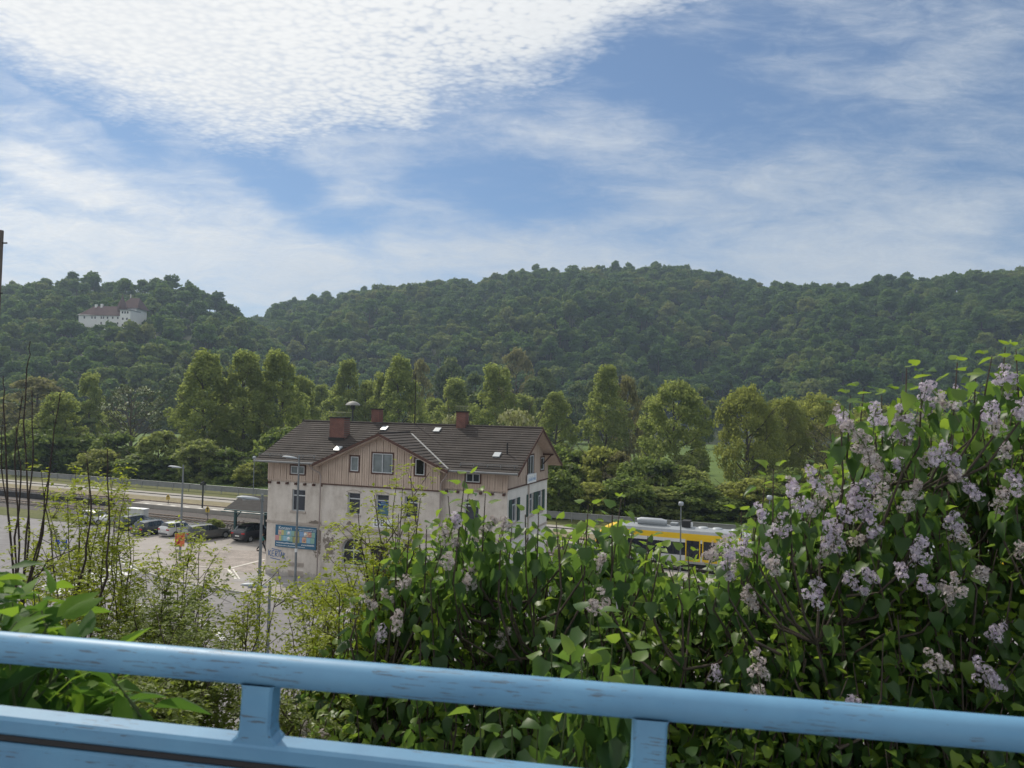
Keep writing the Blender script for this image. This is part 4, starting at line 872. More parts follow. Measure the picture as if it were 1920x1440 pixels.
# ================================================================ CARS
m_tyre=mat('tyre',(.018,.018,.018),.85); m_rim=mat('rim',(.42,.43,.44),.35,.7); m_trim=mat('black_trim',(.02,.02,.022),.5); m_plate=mat('number_plate',(.68,.68,.66),.5)
m_carglass=glass_mat('car_glass',(.02,.03,.035),.03); m_tail=mat('tail_lamp',(.40,.015,.02),.2); m_headl=mat('head_lamp',(.6,.62,.64),.1); m_chrome=mat('chrome',(.6,.62,.64),.15,.9)
def paint(name,col):
    m=mat(name,col,.28,0.1,var=.04,scale=1); p=m.node_tree.nodes['Principled BSDF']; p.inputs['Coat Weight'].default_value=.8; p.inputs['Coat Roughness'].default_value=.04; return m
def car(kind,col,loc,rz,label,group='cars parked between the street and the railway'):
    """length along +x (front), stations: x, half width, sill z, belt z, roof half width, roof z"""
    r=empty('parked_car',loc,rz,label,'car',group)
    pr={'estate':[(-2.32,.70,.38,.80,.60,.82),(-2.28,.80,.28,.98,.62,1.02),(-2.2,.86,.25,1.02,.60,1.12),(-1.85,.90,.24,1.02,.60,1.46),(-1.2,.91,.24,1.0,.62,1.52),(-.2,.91,.24,.98,.62,1.53),(.25,.91,.24,.97,.60,1.48),(1.05,.90,.24,.95,.56,1.0),(1.6,.88,.24,.90,.55,.93),(2.15,.82,.25,.76,.50,.80),(2.32,.66,.34,.62,.45,.64)],
        'hatch':[(-1.78,.68,.38,.84,.55,.86),(-1.74,.76,.28,1.0,.58,1.04),(-1.66,.80,.25,1.04,.57,1.16),(-1.40,.82,.24,1.04,.56,1.44),(-.9,.82,.24,1.02,.58,1.50),(0,.82,.24,1.0,.58,1.50),(.4,.82,.24,.98,.56,1.42),(1.0,.81,.24,.96,.52,1.02),(1.35,.79,.24,.90,.50,.92),(1.68,.74,.26,.74,.46,.78),(1.78,.60,.34,.62,.42,.64)],
        'suv':[(-2.28,.72,.42,.88,.60,.90),(-2.24,.84,.32,1.06,.64,1.10),(-2.12,.90,.30,1.10,.62,1.2),(-1.7,.93,.29,1.10,.62,1.56),(-1.1,.93,.29,1.08,.64,1.66),(-.1,.93,.29,1.06,.64,1.66),(.4,.93,.29,1.05,.62,1.58),(1.1,.92,.29,1.04,.58,1.12),(1.6,.90,.29,1.00,.56,1.04),(2.1,.84,.31,.86,.52,.90),(2.28,.68,.40,.70,.46,.72)]}
    pr=pr['suv' if kind=='suv' else 'hatch' if kind=='hatch' else 'estate']
    pt=paint('paint_'+kind+str(len(bpy.data.materials)),col)
    rows=[]
    for x,hwid,zs_,zb,rw,zr in pr:
        ring=[(hwid*.82,zs_-.04),(hwid,zs_+.08),(hwid*1.0,(zs_+zb)/2+.05),(hwid*.965,zb),(rw+.06,max(zb+.01,zr-.07)),(rw*.8,zr-.005),(rw*.35,zr+.015)]
        rows.append([(x,-y,z) for y,z in ring]+[(x,y,z) for y,z in ring[::-1]])
    n=len(rows[0]); b=MB(); g=MB(); vs=[p for rr in rows for p in rr]; bf=[];gf_=[]
    for i in range(len(rows)-1):
        for j in range(n-1):
            q=(i*n+j,i*n+j+1,(i+1)*n+j+1,(i+1)*n+j)
            tall=min(pr[i][5]-pr[i][3],pr[i+1][5]-pr[i+1][3]); tmax=max(pr[i][5]-pr[i][3],pr[i+1][5]-pr[i+1][3])
            side=j in (3,n-5); top=j in (4,5,6,7,8)
            if side and tmax>.3 and tall>.08 and pr[i+1][0]<1.2: gf_.append(q)
            elif side and tmax>.3 and i>=5: gf_.append(q)
            elif top and abs(pr[i][5]-pr[i+1][5])>.25: gf_.append(q)
            else: bf.append(q)
        bf.append((i*n+n-1,i*n,(i+1)*n,(i+1)*n+n-1))
    b.add(vs,bf,0,True); b.poly(rows[0][::-1]); b.poly(rows[-1]); body=b.build('body',pt,r)
    # glass set out a little from the shell, pillars added over it
    g.add(vs,gf_,0,True); g.build('windows',m_carglass,r)
    for (x0,x1) in ((-.95,-.88),(.0,.07)):
        for sg in (-1,1):
            pl_=MB(); zb=1.0 if kind!='suv' else 1.08; hb=pr[4][1]*.965+.006; rw=pr[4][4]+.066; zt=pr[4][5]-.07; pl_.slab([(x0,sg*hb,zb),(x1,sg*hb,zb),(x1,sg*rw,zt),(x0,sg*rw,zt)],(0,sg*.006,0)); pl_.build('door_pillar',m_trim if kind!='hatch' else pt,r)
    L0=pr[0][0]; L1_=pr[-1][0]; R_=.33 if kind!='hatch' else .29
    for x in (L0+.85,L1_-.78):
        for sg in (-1,1):
            y=sg*(pr[4][1]-.09); b=MB(); b.lathe([(R_*.62,-.10),(R_*.95,-.11),(R_,-.07),(R_,.07),(R_*.95,.11),(R_*.62,.10)],20,(x,y,R_),0,'y'); w_=b.build('wheel',m_tyre,r)
            b=MB(); b.lathe([(.01,.09*sg),(R_*.25,.095*sg),(R_*.6,.075*sg),(R_*.66,.112*sg),(R_*.6,.118*sg)],20,(x,y,R_),0,'y')
            for k in range(5):
                a=k*2*math.pi/5; c_,s_=math.cos(a),math.sin(a); b.tube([(x+.05*c_,y+sg*.1,R_+.05*s_),(x+R_*.6*c_,y+sg*.105,R_+R_*.6*s_)],.022,5)
            b.build('rim',m_rim,w_)
            b=MB(); A=np.linspace(-.15,math.pi+.15,13)
            for t0,t1 in zip(A[:-1],A[1:]): b.slab([(x+R_*1.18*math.cos(t),sg*(pr[4][1]+.004),R_+R_*1.18*math.sin(t)) for t in (t0,t1)]+[(x+R_*.98*math.cos(t),sg*(pr[4][1]+.004),R_+R_*.98*math.sin(t)) for t in (t1,t0)],(0,-sg*.05,0))
            b.build('wheel_arch',m_trim,r)
    for sg in (-1,1):
        zt=pr[1][3]-.16; b=MB(); b.bevbox((L0-.005,sg*(pr[1][1]-.34),zt-.07),(L0+.30,sg*(pr[1][1]+.015),zt+.08),.02); b.build('tail_lamp',m_tail,r)
        zt=pr[-2][3]-.08; b=MB(); b.bevbox((L1_-.42,sg*(pr[-2][1]-.28),zt-.07),(L1_-.12,sg*(pr[-2][1]+.03),zt+.06),.02); b.build('head_lamp',m_headl,r)
        b=MB(); b.bevbox((.72,sg*(pr[4][1]+.02),pr[6][3]-.02),(.88,sg*(pr[4][1]+.19),pr[6][3]+.13),.03); b.build('mirror',pt,r)
    b=MB(); b.bevbox((L0-.03,-.26,.60),(L0+.02,.26,.72),.005); b.build('number_plate',m_plate,r)
    b=MB(); b.bevbox((L0-.045,-.66,.33),(L0+.12,.66,.50),.03); b.build('bumper',m_trim if kind!='estate' else m_trim,r)
    b=MB(); b.box((L0-.05,-.6,.40),(L0-.046,.6,.425)); b.build('chrome_strip',m_chrome,r)
    r.scale=(1.06,1.05,1.06)
    if kind=='estate':
        for sg in (-1,1): b=MB(); b.tube([(-1.6,sg*.60,1.51),(-1.4,sg*.60,1.56),(0,sg*.60,1.58),(.15,sg*.60,1.53)],.016,5); b.build('roof_rail',m_chrome,r)
    if kind=='suv': b=MB(); b.slab([(-2.0,-.6,1.60),(-1.72,-.62,1.63),(-1.72,.62,1.63),(-2.0,.6,1.60)],(0,0,.035)); b.build('spoiler',m_trim,r)
    return r
def cg(px,py,z=.0): q=G(px,py,z); return (q.x,q.y,z)
car('estate',(.012,.02,.032),cg(289,1001),R(68),'dark blue estate car with silver roof rails left of the white hatchback')
car('hatch',(.62,.63,.64),cg(333,1004),R(64),'small white hatchback partly behind the lamp pole')
car('estate',(.12,.12,.115),cg(387,1010,.1),R(50),'brownish grey estate car beside the bicycles')
car('suv',(.022,.02,.03),cg(476,1011,.1),R(66),'glossy black car with sloping tail beside the shelter post')
car('estate',(.03,.04,.038),cg(258,990),R(62),'dark green estate car behind the blue estate')
car('hatch',(.60,.61,.60),cg(180,982),R(-12),'white compact car by itself at the left, behind the saplings')
# ================================================================ BICYCLES
m_bike=mat('bike_frame_white',(.5,.5,.5),.4,.2); m_bike2=mat('bike_frame_dark',(.03,.035,.05),.4,.2)
def bicycle(loc,rz,m_,label):
    r=empty('bicycle',loc,rz,label,'bicycle','bicycles parked under the shelter edge')
    for x in (-.52,.52):
        b=MB(); n=24; b.tube([(x+.33*math.cos(a),0,.34+.33*math.sin(a)) for a in np.linspace(0,2*math.pi,n)],.02,6,cap=False); b.tube([(x,-.04,.34),(x,.04,.34)],.03,6)
        for k in range(8): a=k*math.pi/4; b.tube([(x,0,.34),(x+.32*math.cos(a),0,.34+.32*math.sin(a))],.004,4)
        b.build('wheel',m_tyre,r)
    b=MB(); A=(-.52,0,.34);Bb=(-.08,0,.30);S_=(-.22,0,.80);Hd=(.33,0,.82);F=(.52,0,.34)
    for p,q in ((A,Bb),(A,S_),(Bb,S_),(Bb,Hd),(S_,Hd),(Hd,F)): b.tube([p,q],.022,6)
    b.build('frame',m_,r); b=MB(); b.bevbox((-.38,-.07,.90),(-.12,.07,.96),.02); b.tube([(-.24,0,.78),(-.25,0,.92)],.014,6); b.build('saddle',m_trim,r)
    b=MB(); b.tube([(.33,0,.80),(.30,0,.98)],.016,6); b.tube([(.22,-.28,1.0),(.33,-.15,.98),(.33,.15,.98),(.22,.28,1.0)],.014,6); b.build('handlebar',m_trim,r)
bicycle(cg(417,997),R(25),m_bike,'white framed bicycle left of the shelter post'); bicycle(cg(429,1001),R(60),m_bike2,'dark bicycle leaning next to the shelter post'); bicycle(cg(452,992),R(50),m_bike2,'dark bicycle behind the black car'); bicycle(cg(461,995),R(75),m_bike,'pale bicycle beside the black car roof, deeper under the shelter')
# ================================================================ PERSON (walking, half hidden by the lamp pole)
def person(loc,rz):
    r=empty('person',loc,rz,'person in a teal jacket and black trousers striding beside the building corner','person')
    def skin(name,verts,edges,rad,m_,root=0,sub=2,par=r):
        me=bpy.data.meshes.new(name); me.from_pydata(verts,edges,[]); o=mobj(name,me,par); me.materials.append(m_)
        mo_=o.modifiers.new('skin','SKIN'); 
        for i,rr in enumerate(rad): me.skin_vertices[0].data[i].radius=(rr,rr) if not hasattr(rr,'__len__') else rr
        me.skin_vertices[0].data[root].use_root=True; s=o.modifiers.new('sub','SUBSURF'); s.levels=sub; s.render_levels=sub
        for p in me.polygons: p.use_smooth=True
        return o
    V=[(0,0,.95),(0,0,1.15),(0,0,1.38),(0,0,1.50),(0,.02,1.57), (.09,0,.92),(.14,.22,.50),(.10,.34,.08),(.10,.44,.05), (-.09,0,.92),(-.10,-.20,.50),(-.11,-.48,.16),(-.11,-.42,.04),
       (.19,0,1.42),(.24,-.12,1.16),(.22,.06,.94),(-.19,0,1.42),(-.25,.10,1.15),(-.22,.26,.97)]
    E=[(0,1),(1,2),(2,3),(3,4),(0,5),(5,6),(6,7),(7,8),(0,9),(9,10),(10,11),(11,12),(2,13),(13,14),(14,15),(2,16),(16,17),(17,18)]
    Rr=[(.16,.11),(.14,.10),(.17,.11),.055,.05,.09,.06,.042,.035,.09,.06,.042,.035,.06,.042,.033,.06,.042,.033]
    for o_ in [v_ for v_ in V]: pass
    sk=mat('skin',(.45,.27,.19),.6,var=.05); skin('body',V,E,Rr,sk)
    tr_=mat('black_trousers',(.012,.012,.014),.9); te_=mat('teal_jacket',(.05,.26,.25),.85); ha=mat('hair_dark',(.03,.02,.015),.8)
    skin('trousers',[V[0],V[5],V[6],V[7],V[9],V[10],V[11]],[(0,1),(1,2),(2,3),(0,4),(4,5),(5,6)],[(.17,.12),.10,.075,.058,.10,.075,.058],tr_)
    skin('jacket',[(0,0,.90),V[1],V[2],(0,0,1.45),V[13],V[14],(.22,.04,.98),V[16],V[17],(-.22,.24,1.0)],[(0,1),(1,2),(2,3),(2,4),(4,5),(5,6),(2,7),(7,8),(8,9)],[(.19,.14),(.17,.125),(.20,.13),.07,.075,.055,.045,.075,.055,.045],te_)
    hd=skin('head',[(0,.02,1.56),(0,.03,1.63),(0,.03,1.71)],[(0,1),(1,2)],[.06,(.078,.09),(.075,.088)],sk)
    b=MB(); b.lathe([(.02,.10),(.035,.0)],8,(0,.125,1.60),0,'z'); 
    b=MB(); b.bevbox((-.012,.115,1.63),(.012,.145,1.665),.005); b.build('nose',sk,hd)
    for sx in (-1,1):
        b=MB(); b.bevbox((sx*.03-.01,.108,1.672),(sx*.03+.01,.118,1.684),.003); b.build('eye',m_soot,hd); b=MB(); b.bevbox((sx*.085-.01,.0,1.63),(sx*.085+.01,.04,1.69),.005); b.build('ear',sk,hd)
    b=MB(); b.bevbox((-.03,.105,1.605),(.03,.116,1.613),.003); b.build('mouth',flat('lips',(.3,.1,.09)),hd)
    b=MB(); b.lathe([(.098,1.66),(.104,1.72),(.09,1.79),(.05,1.825),(.005,1.835)],14,(0,.005,0)); b.build('hair',ha,r)
    for sx,vv_ in ((1,V[15]),(-1,V[18])):
        for k in range(5):
            a=(-.02+.012*k) if k<4 else -.03; base=Vector(vv_)+Vector((0,a,-.03)); l=(.06,.072,.068,.055,.045)[k]
            b=MB(); b.tube([base,base+Vector((-.006*sx,.004,-l*.5)),base+Vector((-.02*sx,.012 if k<4 else -.02,-l))],[.010,.009,.007],6); b.build('finger',sk,r)
    for V0 in (V[7],V[12]):
        b=MB(); y=V0[1]; b.bevbox((V0[0]-.045,y-.07,0),(V0[0]+.045,y+.20,.09),.03); b.build('shoe',m_trim,r)
    return r
q=G(488,1033,.1); person((q.x+.15,q.y,.1),R(-70))
# ================================================================ TRAIN
m_ty=mat('train_yellow',(.76,.50,.014),.35,var=.05,scale=.6); m_tw=mat('train_white',(.62,.63,.64),.35,var=.05,scale=.6); m_tg=mat('train_roof_grey',(.27,.29,.31),.55,var=.12,scale=.6); m_tb=glass_mat('train_glass',(.018,.022,.035),.05); m_tk=mat('train_underframe',(.03,.03,.032),.8,var=.3)
TW=17.0; s0,_=tpt(1113,1000,TW); tr=empty('regional_train',tw(s0,TW+1.45,.27),-TA,'yellow and white diesel railcar standing at the platform behind the lilac','train')
Hw=1.45
secs=[(-1.36,.75,1),( -Hw,.95,1),(-Hw,1.48,0),(-Hw,2.62,2),(-1.42,2.92,0),(-1.36,3.42,3),(-1.18,3.66,4),(-.6,3.80,4),(0,3.84,4),(.6,3.80,4),(1.18,3.66,3),(1.36,3.42,0),(1.42,2.92,2),(Hw,2.62,0),(Hw,1.48,1),(Hw,.95,1),(1.36,.75,1)]
def car_shell(x0,x1,nose0,nose1,par):
    xs=[x0,x0+.25,x0+.7,x0+1.5,x0+2.3] if nose0 else [x0]
    xs+=list(np.linspace(xs[-1]+.01,(x1-2.3) if nose1 else x1,8)); 
    if nose1: xs+=[x1-1.5,x1-.7,x1-.25,x1]
    def prof_at(x):
        d=min(x-x0 if nose0 else 9,x1-x if nose1 else 9); k=min(1,d/2.3); top=1.9+(3.84-1.9)*math.sqrt(max(0,1-(1-k)**2))*1.0 if k<1 else 3.84
        out=[]
        for y,z,mi in secs:
            zz=z if z<1.5 else 1.48+(z-1.48)*(top-1.48)/(3.84-1.48); out.append((x,y*(.80+.20*min(1,d/.8)),zz))
        return out
    rows=[prof_at(x) for x in xs]; n=len(secs); parts={0:MB(),2:MB(),3:MB(),4:MB()}
    for i in range(len(xs)-1):
        for j in range(n-1):
            zc=secs[j][1]; mid=(secs[j][1]+secs[j+1][1])/2; front=min(xs[i]-x0 if nose0 else 9,x1-xs[i+1] if nose1 else 9)<.69
            t=4 if mid>3.5 else 3 if mid>2.95 else 0 if mid>2.62 else 2 if mid>1.5 else 0
            if front and t in (0,4) and mid>1.5: t=3
            nose_zone=min(xs[i]-x0 if nose0 else 9,x1-xs[i+1] if nose1 else 9)<1.6
            if nose_zone and t==4 : t=3
            parts[t].add([rows[i][j],rows[i][j+1],rows[i+1][j+1],rows[i+1][j]],[(0,1,2,3)],0,True)
    parts[0].poly(rows[0][::-1]); parts[0].poly(rows[-1])
    parts[0].build('car_body',m_tw,par); parts[2].build('window_band',m_tb,par); parts[3].build('yellow_band',m_ty,par); parts[4].build('train_roof',m_tg,par)
car_shell(0,24.6,True,False,tr); car_shell(25.1,46,False,True,tr)
b=MB(); b.bevbox((24.55,-1.3,.9),(25.15,1.3,3.6),.05); b.build('gangway',m_tk,tr)
b=MB(); b.bevbox((1.2,-1.2,.35),(23.8,1.2,.86),.05); b.bevbox((26,-1.2,.35),(45,1.2,.86),.05); b.build('underframe',m_tk,tr)
for x in (3.4,5.9,18.5,21,28.5,31,41,43.4):
    b=MB(); b.lathe([(.1,-.07),(.42,-.07),(.45,.0),(.42,.07),(.1,.07)],18,(x,-.85,.43),0,'y'); b.lathe([(.1,-.07),(.42,-.07),(.45,.0),(.42,.07),(.1,.07)],18,(x,.85,.43),0,'y'); b.build('wheelset',m_tk,tr)
def door(px):
    s_,_=tpt(px,1025,TW-.0); x=s_-s0; b=MB(); z0,z1=.98,2.98
    for a in (x-.66,x+.56): b.bevbox((a,-Hw-.035,z0),(a+.10,-Hw-.004,z1),.008)
    b.bevbox((x-.56,-Hw-.035,z1-.15),(x+.56,-Hw-.004,z1),.008); b.bevbox((x-.56,-Hw-.035,z0),(x+.56,-Hw-.004,z0+.25),.008); d_=b.build('train_door',m_ty,tr)
    b=MB(); b.box((x-.56,-Hw-.02,z0+.25),(x+.56,-Hw-.006,z1-.15)); b.build('door_glass',m_tb,d_)
for px in (1299,1331,1475,1505,1640): door(px)
for px in (1212,1236,1262,1352,1380,1410,1440,1540,1570,1600): 
    s_,_=tpt(px,1025,TW); x=s_-s0; b=MB(); b.box((x-.06,-Hw-.012,1.5),(x+.06,-Hw-.003,2.6)); b.build('window_pillar',m_trim,tr)
s_,_=tpt(1239,1008,TW); text_mesh('2',.50,m_wht,'lettering',(s_-s0,-Hw-.02,2.05),(R(90),0,0),tr,.004)
def rx(px): return tpt(px,985,TW+1.2)[0]-s0
b=MB(); xa,xb=rx(1196),rx(1250); b.tube([(xa,-.25,4.02),(xa+.3,-.25,4.08),(xb-.5,-.25,4.08),(xb,-.25,4.02)],[.30,.36,.36,.30],12); b.bevbox((xa+.2,-.5,3.78),(xb-.1,.35,4.0),.03); b.build('roof_unit',m_lhead,tr)
b=MB(); b.bevbox((rx(1256),-.1,3.82),(rx(1270),.6,4.10),.04); b.build('roof_box',m_tg,tr)
b=MB(); x=rx(1279); b.bevbox((x,-.5,3.8),(x+.75,.5,4.42),.03); b.build('roof_intake',m_tk,tr)
b=MB(); x=rx(1296); b.tube([(x,-.1,3.8),(x,-.1,4.25)],.12,8); b.tube([(x-.3,-.1,3.95),(x,-.1,4.05)],.08,8); b.build('exhaust',m_wht,tr)
for px in (1318,1345,1380,1430): x=rx(px); b=MB(); b.lathe([(.5,3.80),(.42,3.92),(.2,3.96),(.01,3.97)],14,(x,0,0)); b.build('roof_vent',m_lhead,tr)
# ================================================================ CASTLE
m_cw=mat('castle_wall',(.72,.71,.69),.9,var=.06,scale=.15); m_cr=mat('castle_roof',(.10,.06,.055),.9,var=.2,scale=.3); m_cs=mat('castle_grey_roof',(.22,.23,.23),.8,var=.15,scale=.3)
CY=486.0; k=CY/FPX
A=P(150,606,CY); cs_=empty('hilltop_castle',(A.x,A.y,A.z-9),R(-3),'white castle with a red brown roof and pointed turret on the left hill','castle')
def X_(px): return (px-150)*k
def Z_(py): return 9+(606-py)*k
def house(b,x0,x1,y0,y1,z0,z1,mi=0): b.box((x0,y0,z0),(x1,y1,z1),mi)
b=MB(); house(b,X_(147),X_(228),0,12,4,Z_(591)); b.build('wall',m_cw,cs_)
b=MB(); house(b,X_(230.2),X_(250),-2,9,3,Z_(581)); tw_=b.build('square_tower',m_cw,cs_); b=MB(); b.box((X_(229),-2.6,Z_(581)),(X_(251),9.6,Z_(580)+.1)); b.build('parapet',m_cs,tw_)
b=MB(); z0,z1=Z_(591),Z_(571); xa,xb,xc,xd=X_(146),X_(230),X_(166),X_(218); b.add([(xa,-.8,z0),(xb,-.8,z0),(xb,12.8,z0),(xa,12.8,z0),(xc,6,z1),(xb-1,6,z1)],[(0,1,5,4),(1,2,5),(2,3,4,5),(3,0,4)]); b.build('roof',m_cr,cs_)
b=MB(); z0=Z_(591); b.add([(X_(145),-1,z0),(X_(171),-1,z0),(X_(171),12,z0),(X_(145),12,z0),(X_(153),4,Z_(581)),(X_(167),4,Z_(581))],[(0,1,5,4),(1,2,5),(2,3,4,5),(3,0,4)]); b.build('roof',m_cs,cs_)
b=MB(); house(b,X_(212),X_(243),9,22,Z_(610),Z_(573)); b.build('rear_wing',m_cw,cs_)
b=MB(); z0,z1=Z_(573),Z_(551); b.add([(X_(208),8,z0),(X_(247),8,z0),(X_(247),23,z0),(X_(208),23,z0),(X_(221),15,z1),(X_(239),15,z1)],[(0,1,5,4),(1,2,5),(2,3,4,5),(3,0,4)]); b.build('roof',m_cr,cs_)
b=MB(); b.lathe([(3.3,Z_(576)),(2.4,Z_(566)),(1.0,Z_(558)),(.25,Z_(551)),(.05,Z_(547))],8,(X_(223),4.5,0)); b.lathe([(3.0,Z_(590)),(3.0,Z_(576))],8,(X_(223),4.5,0)); b.build('turret',m_cr,cs_)
b=MB(); b.tube([(X_(221),15,Z_(551)),(X_(221),15,Z_(544))],.3,6); b.build('finial',m_cw,cs_)
for px,h in ((170,568),(181,567)): b=MB(); b.box((X_(px)-.6,5,Z_(578)),(X_(px)+.7,6.2,Z_(h))); b.build('chimney',m_cw,cs_)
for px in (158,173,179,191,195,203,213,223): b=MB(); b.box((X_(px)-.42,-.12,Z_(597)),(X_(px)+.42,-.02,Z_(592.6))); b.build('window',m_dglass,cs_)
for px in (191,202,213,223): b=MB(); b.box((X_(px)-.42,-.12,Z_(607)),(X_(px)+.42,-.02,Z_(603))); b.build('window',m_dglass,cs_)
for px,py in ((235,583),(240,583),(245,583),(236,595),(236,607),(244,595)): b=MB(); b.box((X_(px)-.5,-2.12,Z_(py+4)),(X_(px)+.5,-2.02,Z_(py))); b.build('window',m_dglass,cs_)
# ================================================================ TREES OF THE VALLEY
m_birch=leafmat('birch_leaves',(.14,.175,.055,1),(.205,.24,.073,1),(.29,.31,.105,1),.55,.6,.2)
m_willow=leafmat('willow_leaves',(.16,.18,.05,1),(.23,.245,.062,1),(.30,.31,.09,1),.54,.6,.2)
m_dull=leafmat('dull_leaves',(.06,.09,.034,1),(.095,.13,.042,1),(.15,.17,.065,1),.34,.65,.2)
m_bushl=leafmat('bush_leaves',(.075,.115,.03,1),(.125,.175,.04,1),(.21,.25,.065,1),.5,.6,.2)
m_bud=leafmat('budding_leaves',(.16,.14,.075,1),(.20,.185,.08,1),(.28,.26,.11,1),.35,.7,.2)
m_bloss=leafmat('pale_blossom',(.16,.18,.06,1),(.30,.30,.16,1),(.55,.53,.40,1),.3,.7,.2)
def limbs(H,W,n,z0,lean=0,tr=.28,upw=.6,sub=3):
    b=MB(); k=8; tp=[(lean*H*.15*(i/k)**2+.12*math.sin(i*1.7),.10*math.cos(i*1.3),H*.93*i/k) for i in range(k+1)]
    b.tube(tp,[tr*(1-.88*i/k)+.02 for i in range(k+1)],7)
    for j in range(n):
        q=z0+(.85-z0)*(j+.5)/n; a=j*2.4+random.random(); i=min(k-1,int(q/.93*k)); s=Vector(tp[i]); L=W*.5*(1-abs(q-.5)*.7)*random.uniform(.8,1.05)
        e=s+Vector((math.cos(a)*L,math.sin(a)*L,L*upw)); mdl=(s+e)/2+Vector((0,0,-L*.08)); r0=tr*(1-q)*.55+.03
        b.tube([s,mdl,e],[r0,r0*.6,.02],5)
        for _ in range(sub):
            t=random.uniform(.35,.9); p=s.lerp(e,t); a2=a+random.uniform(-1.1,1.1); l=L*random.uniform(.25,.5); b.tube([p,p+Vector((math.cos(a2)*l,math.sin(a2)*l,l*random.uniform(.2,1)))],[r0*.35,.012],4)
    return b
def env_col(H,W,z0,pw=.75,top=.25):
    def e(q):
        h=rng.uniform(0,1); r=W/2*(max(.02,math.sin(math.pi*min(.97,(h*.86+.10))))**pw)*(1-.12*h)*1.08*rng.uniform(.2,1)**.5*(1+.22*math.sin(h*9+W*3)); a=rng.uniform(0,6.283); return np.array([r*math.cos(a),r*math.sin(a),z0*H+(H-z0*H)*h*.96])
    return e
def env_round(H,W,z0):
    def e(q):
        h=rng.uniform(0,1); r=W/2*math.sqrt(max(.02,1-(2*h-.85)**2/1.35))*rng.uniform(.2,1)**.45; a=rng.uniform(0,6.283); return np.array([r*math.cos(a),r*math.sin(a),z0*H+(H-z0*H)*h*.93])
    return e
m_speck=leafmat('speckled_leaves',(.04,.055,.025,1),(.07,.085,.035,1),(.75,.78,.62,1),.2,.6,.2)
PROTO={}
def proto(key,H,W,ncl,nlf,env,flat,spread,droop,bias,card,m_,nl,z0,tr,upw=.6):
    a=crown_points(ncl,nlf,env,flat,spread,droop,bias,card); v,f,r=scatter(CARD_V,CARD_F,*a)
    PROTO[key]=(H,W,np_mesh('crown',v,f,[m_],r,False),limbs(H,W,nl,z0,.3,tr,upw))
    b=PROTO[key][3]; o=b.build('trunk',m_bark); PROTO[key]=(H,W,PROTO[key][2],o.data); bpy.data.objects.remove(o)
for i in range(4): proto('birch%d'%i,20,8.5,135,118,env_col(20,7.6,.06,.5+.1*i),1.3,(.6,1.3),1.1,.35,(.18,.36),m_birch,11,.18,.30,.75)
for i in range(2): proto('broad%d'%i,18,14,150,110,env_round(18,12.6,.08),.9,(.9,1.7),.6,.4,(.22,.42),m_birch,12,.2,.4)
for i in range(2): proto('willow%d'%i,18,15,150,112,env_round(18,13.4,.06),1.25,(.9,1.7),1.2,.35,(.20,.40),m_willow,14,.15,.45,.8)
for i in range(3): proto('dull%d'%i,16,11,80,80,env_round(16,9.8,.12),.75,(1.0,1.9),.1,.75,(.4,.7),m_dull,8,.2,.3)
proto('bare0',15,13,70,26,env_round(15,12.4,.35),.8,(.9,1.7),.1,.4,(.22,.42),m_bud,22,.22,.34,.85)
proto('speck0',15,15,60,24,env_round(15,14.0,.42),.7,(.9,1.6),.0,.4,(.22,.45),m_speck,26,.28,.36,.8)
proto('bud0',15,12,90,60,env_round(15,11,.1),.8,(.9,1.7),.2,.5,(.3,.55),m_bud,16,.2,.34,.8)
for i in range(3): proto('bush%d'%i,6,7,80,78,env_round(6,6.2,-.06),.8,(.7,1.15),.1,.6,(.22,.40),m_bushl,8,.05,.10,.9)
proto('lbush0',6,6,70,80,env_round(6,5.3,-.02),.85,(.6,1.0),.1,.6,(.20,.36),m_birch,8,.05,.10,.9)
proto('bbush0',6,7,70,40,env_round(6,6.4,.05),.85,(.6,1.0),.1,.4,(.16,.32),m_bloss,16,.05,.10,.9)
proto('wbush0',6,7,75,72,env_round(6,6.2,-.04),.85,(.6,1.1),.1,.5,(.20,.38),m_willow,12,.05,.10,.9)
cnt={}
def tree(kind,px,ytop,wpx,Y,label,group=None,z0=0,name='tree',cat='tree'):
    ks=[k for k in PROTO if k.startswith(kind)]; i=cnt.get(kind,0); cnt[kind]=i+1; H0,W0,cm,tm=PROTO[ks[i%len(ks)]]
    q=P(px,ytop,Y); H=q.z-z0; W=wpx*Y/FPX*(1.22 if kind in('birch','dull','bud') and name=='tree' else 1.1); r=empty(name,(q.x,q.y,z0),rng.uniform(0,6.28),label,cat,group)
    for nm,me in (('trunk',tm),('crown',cm)):
        o=mobj(nm,me,r); o.scale=(W/W0,W/W0,H/H0)
    return r
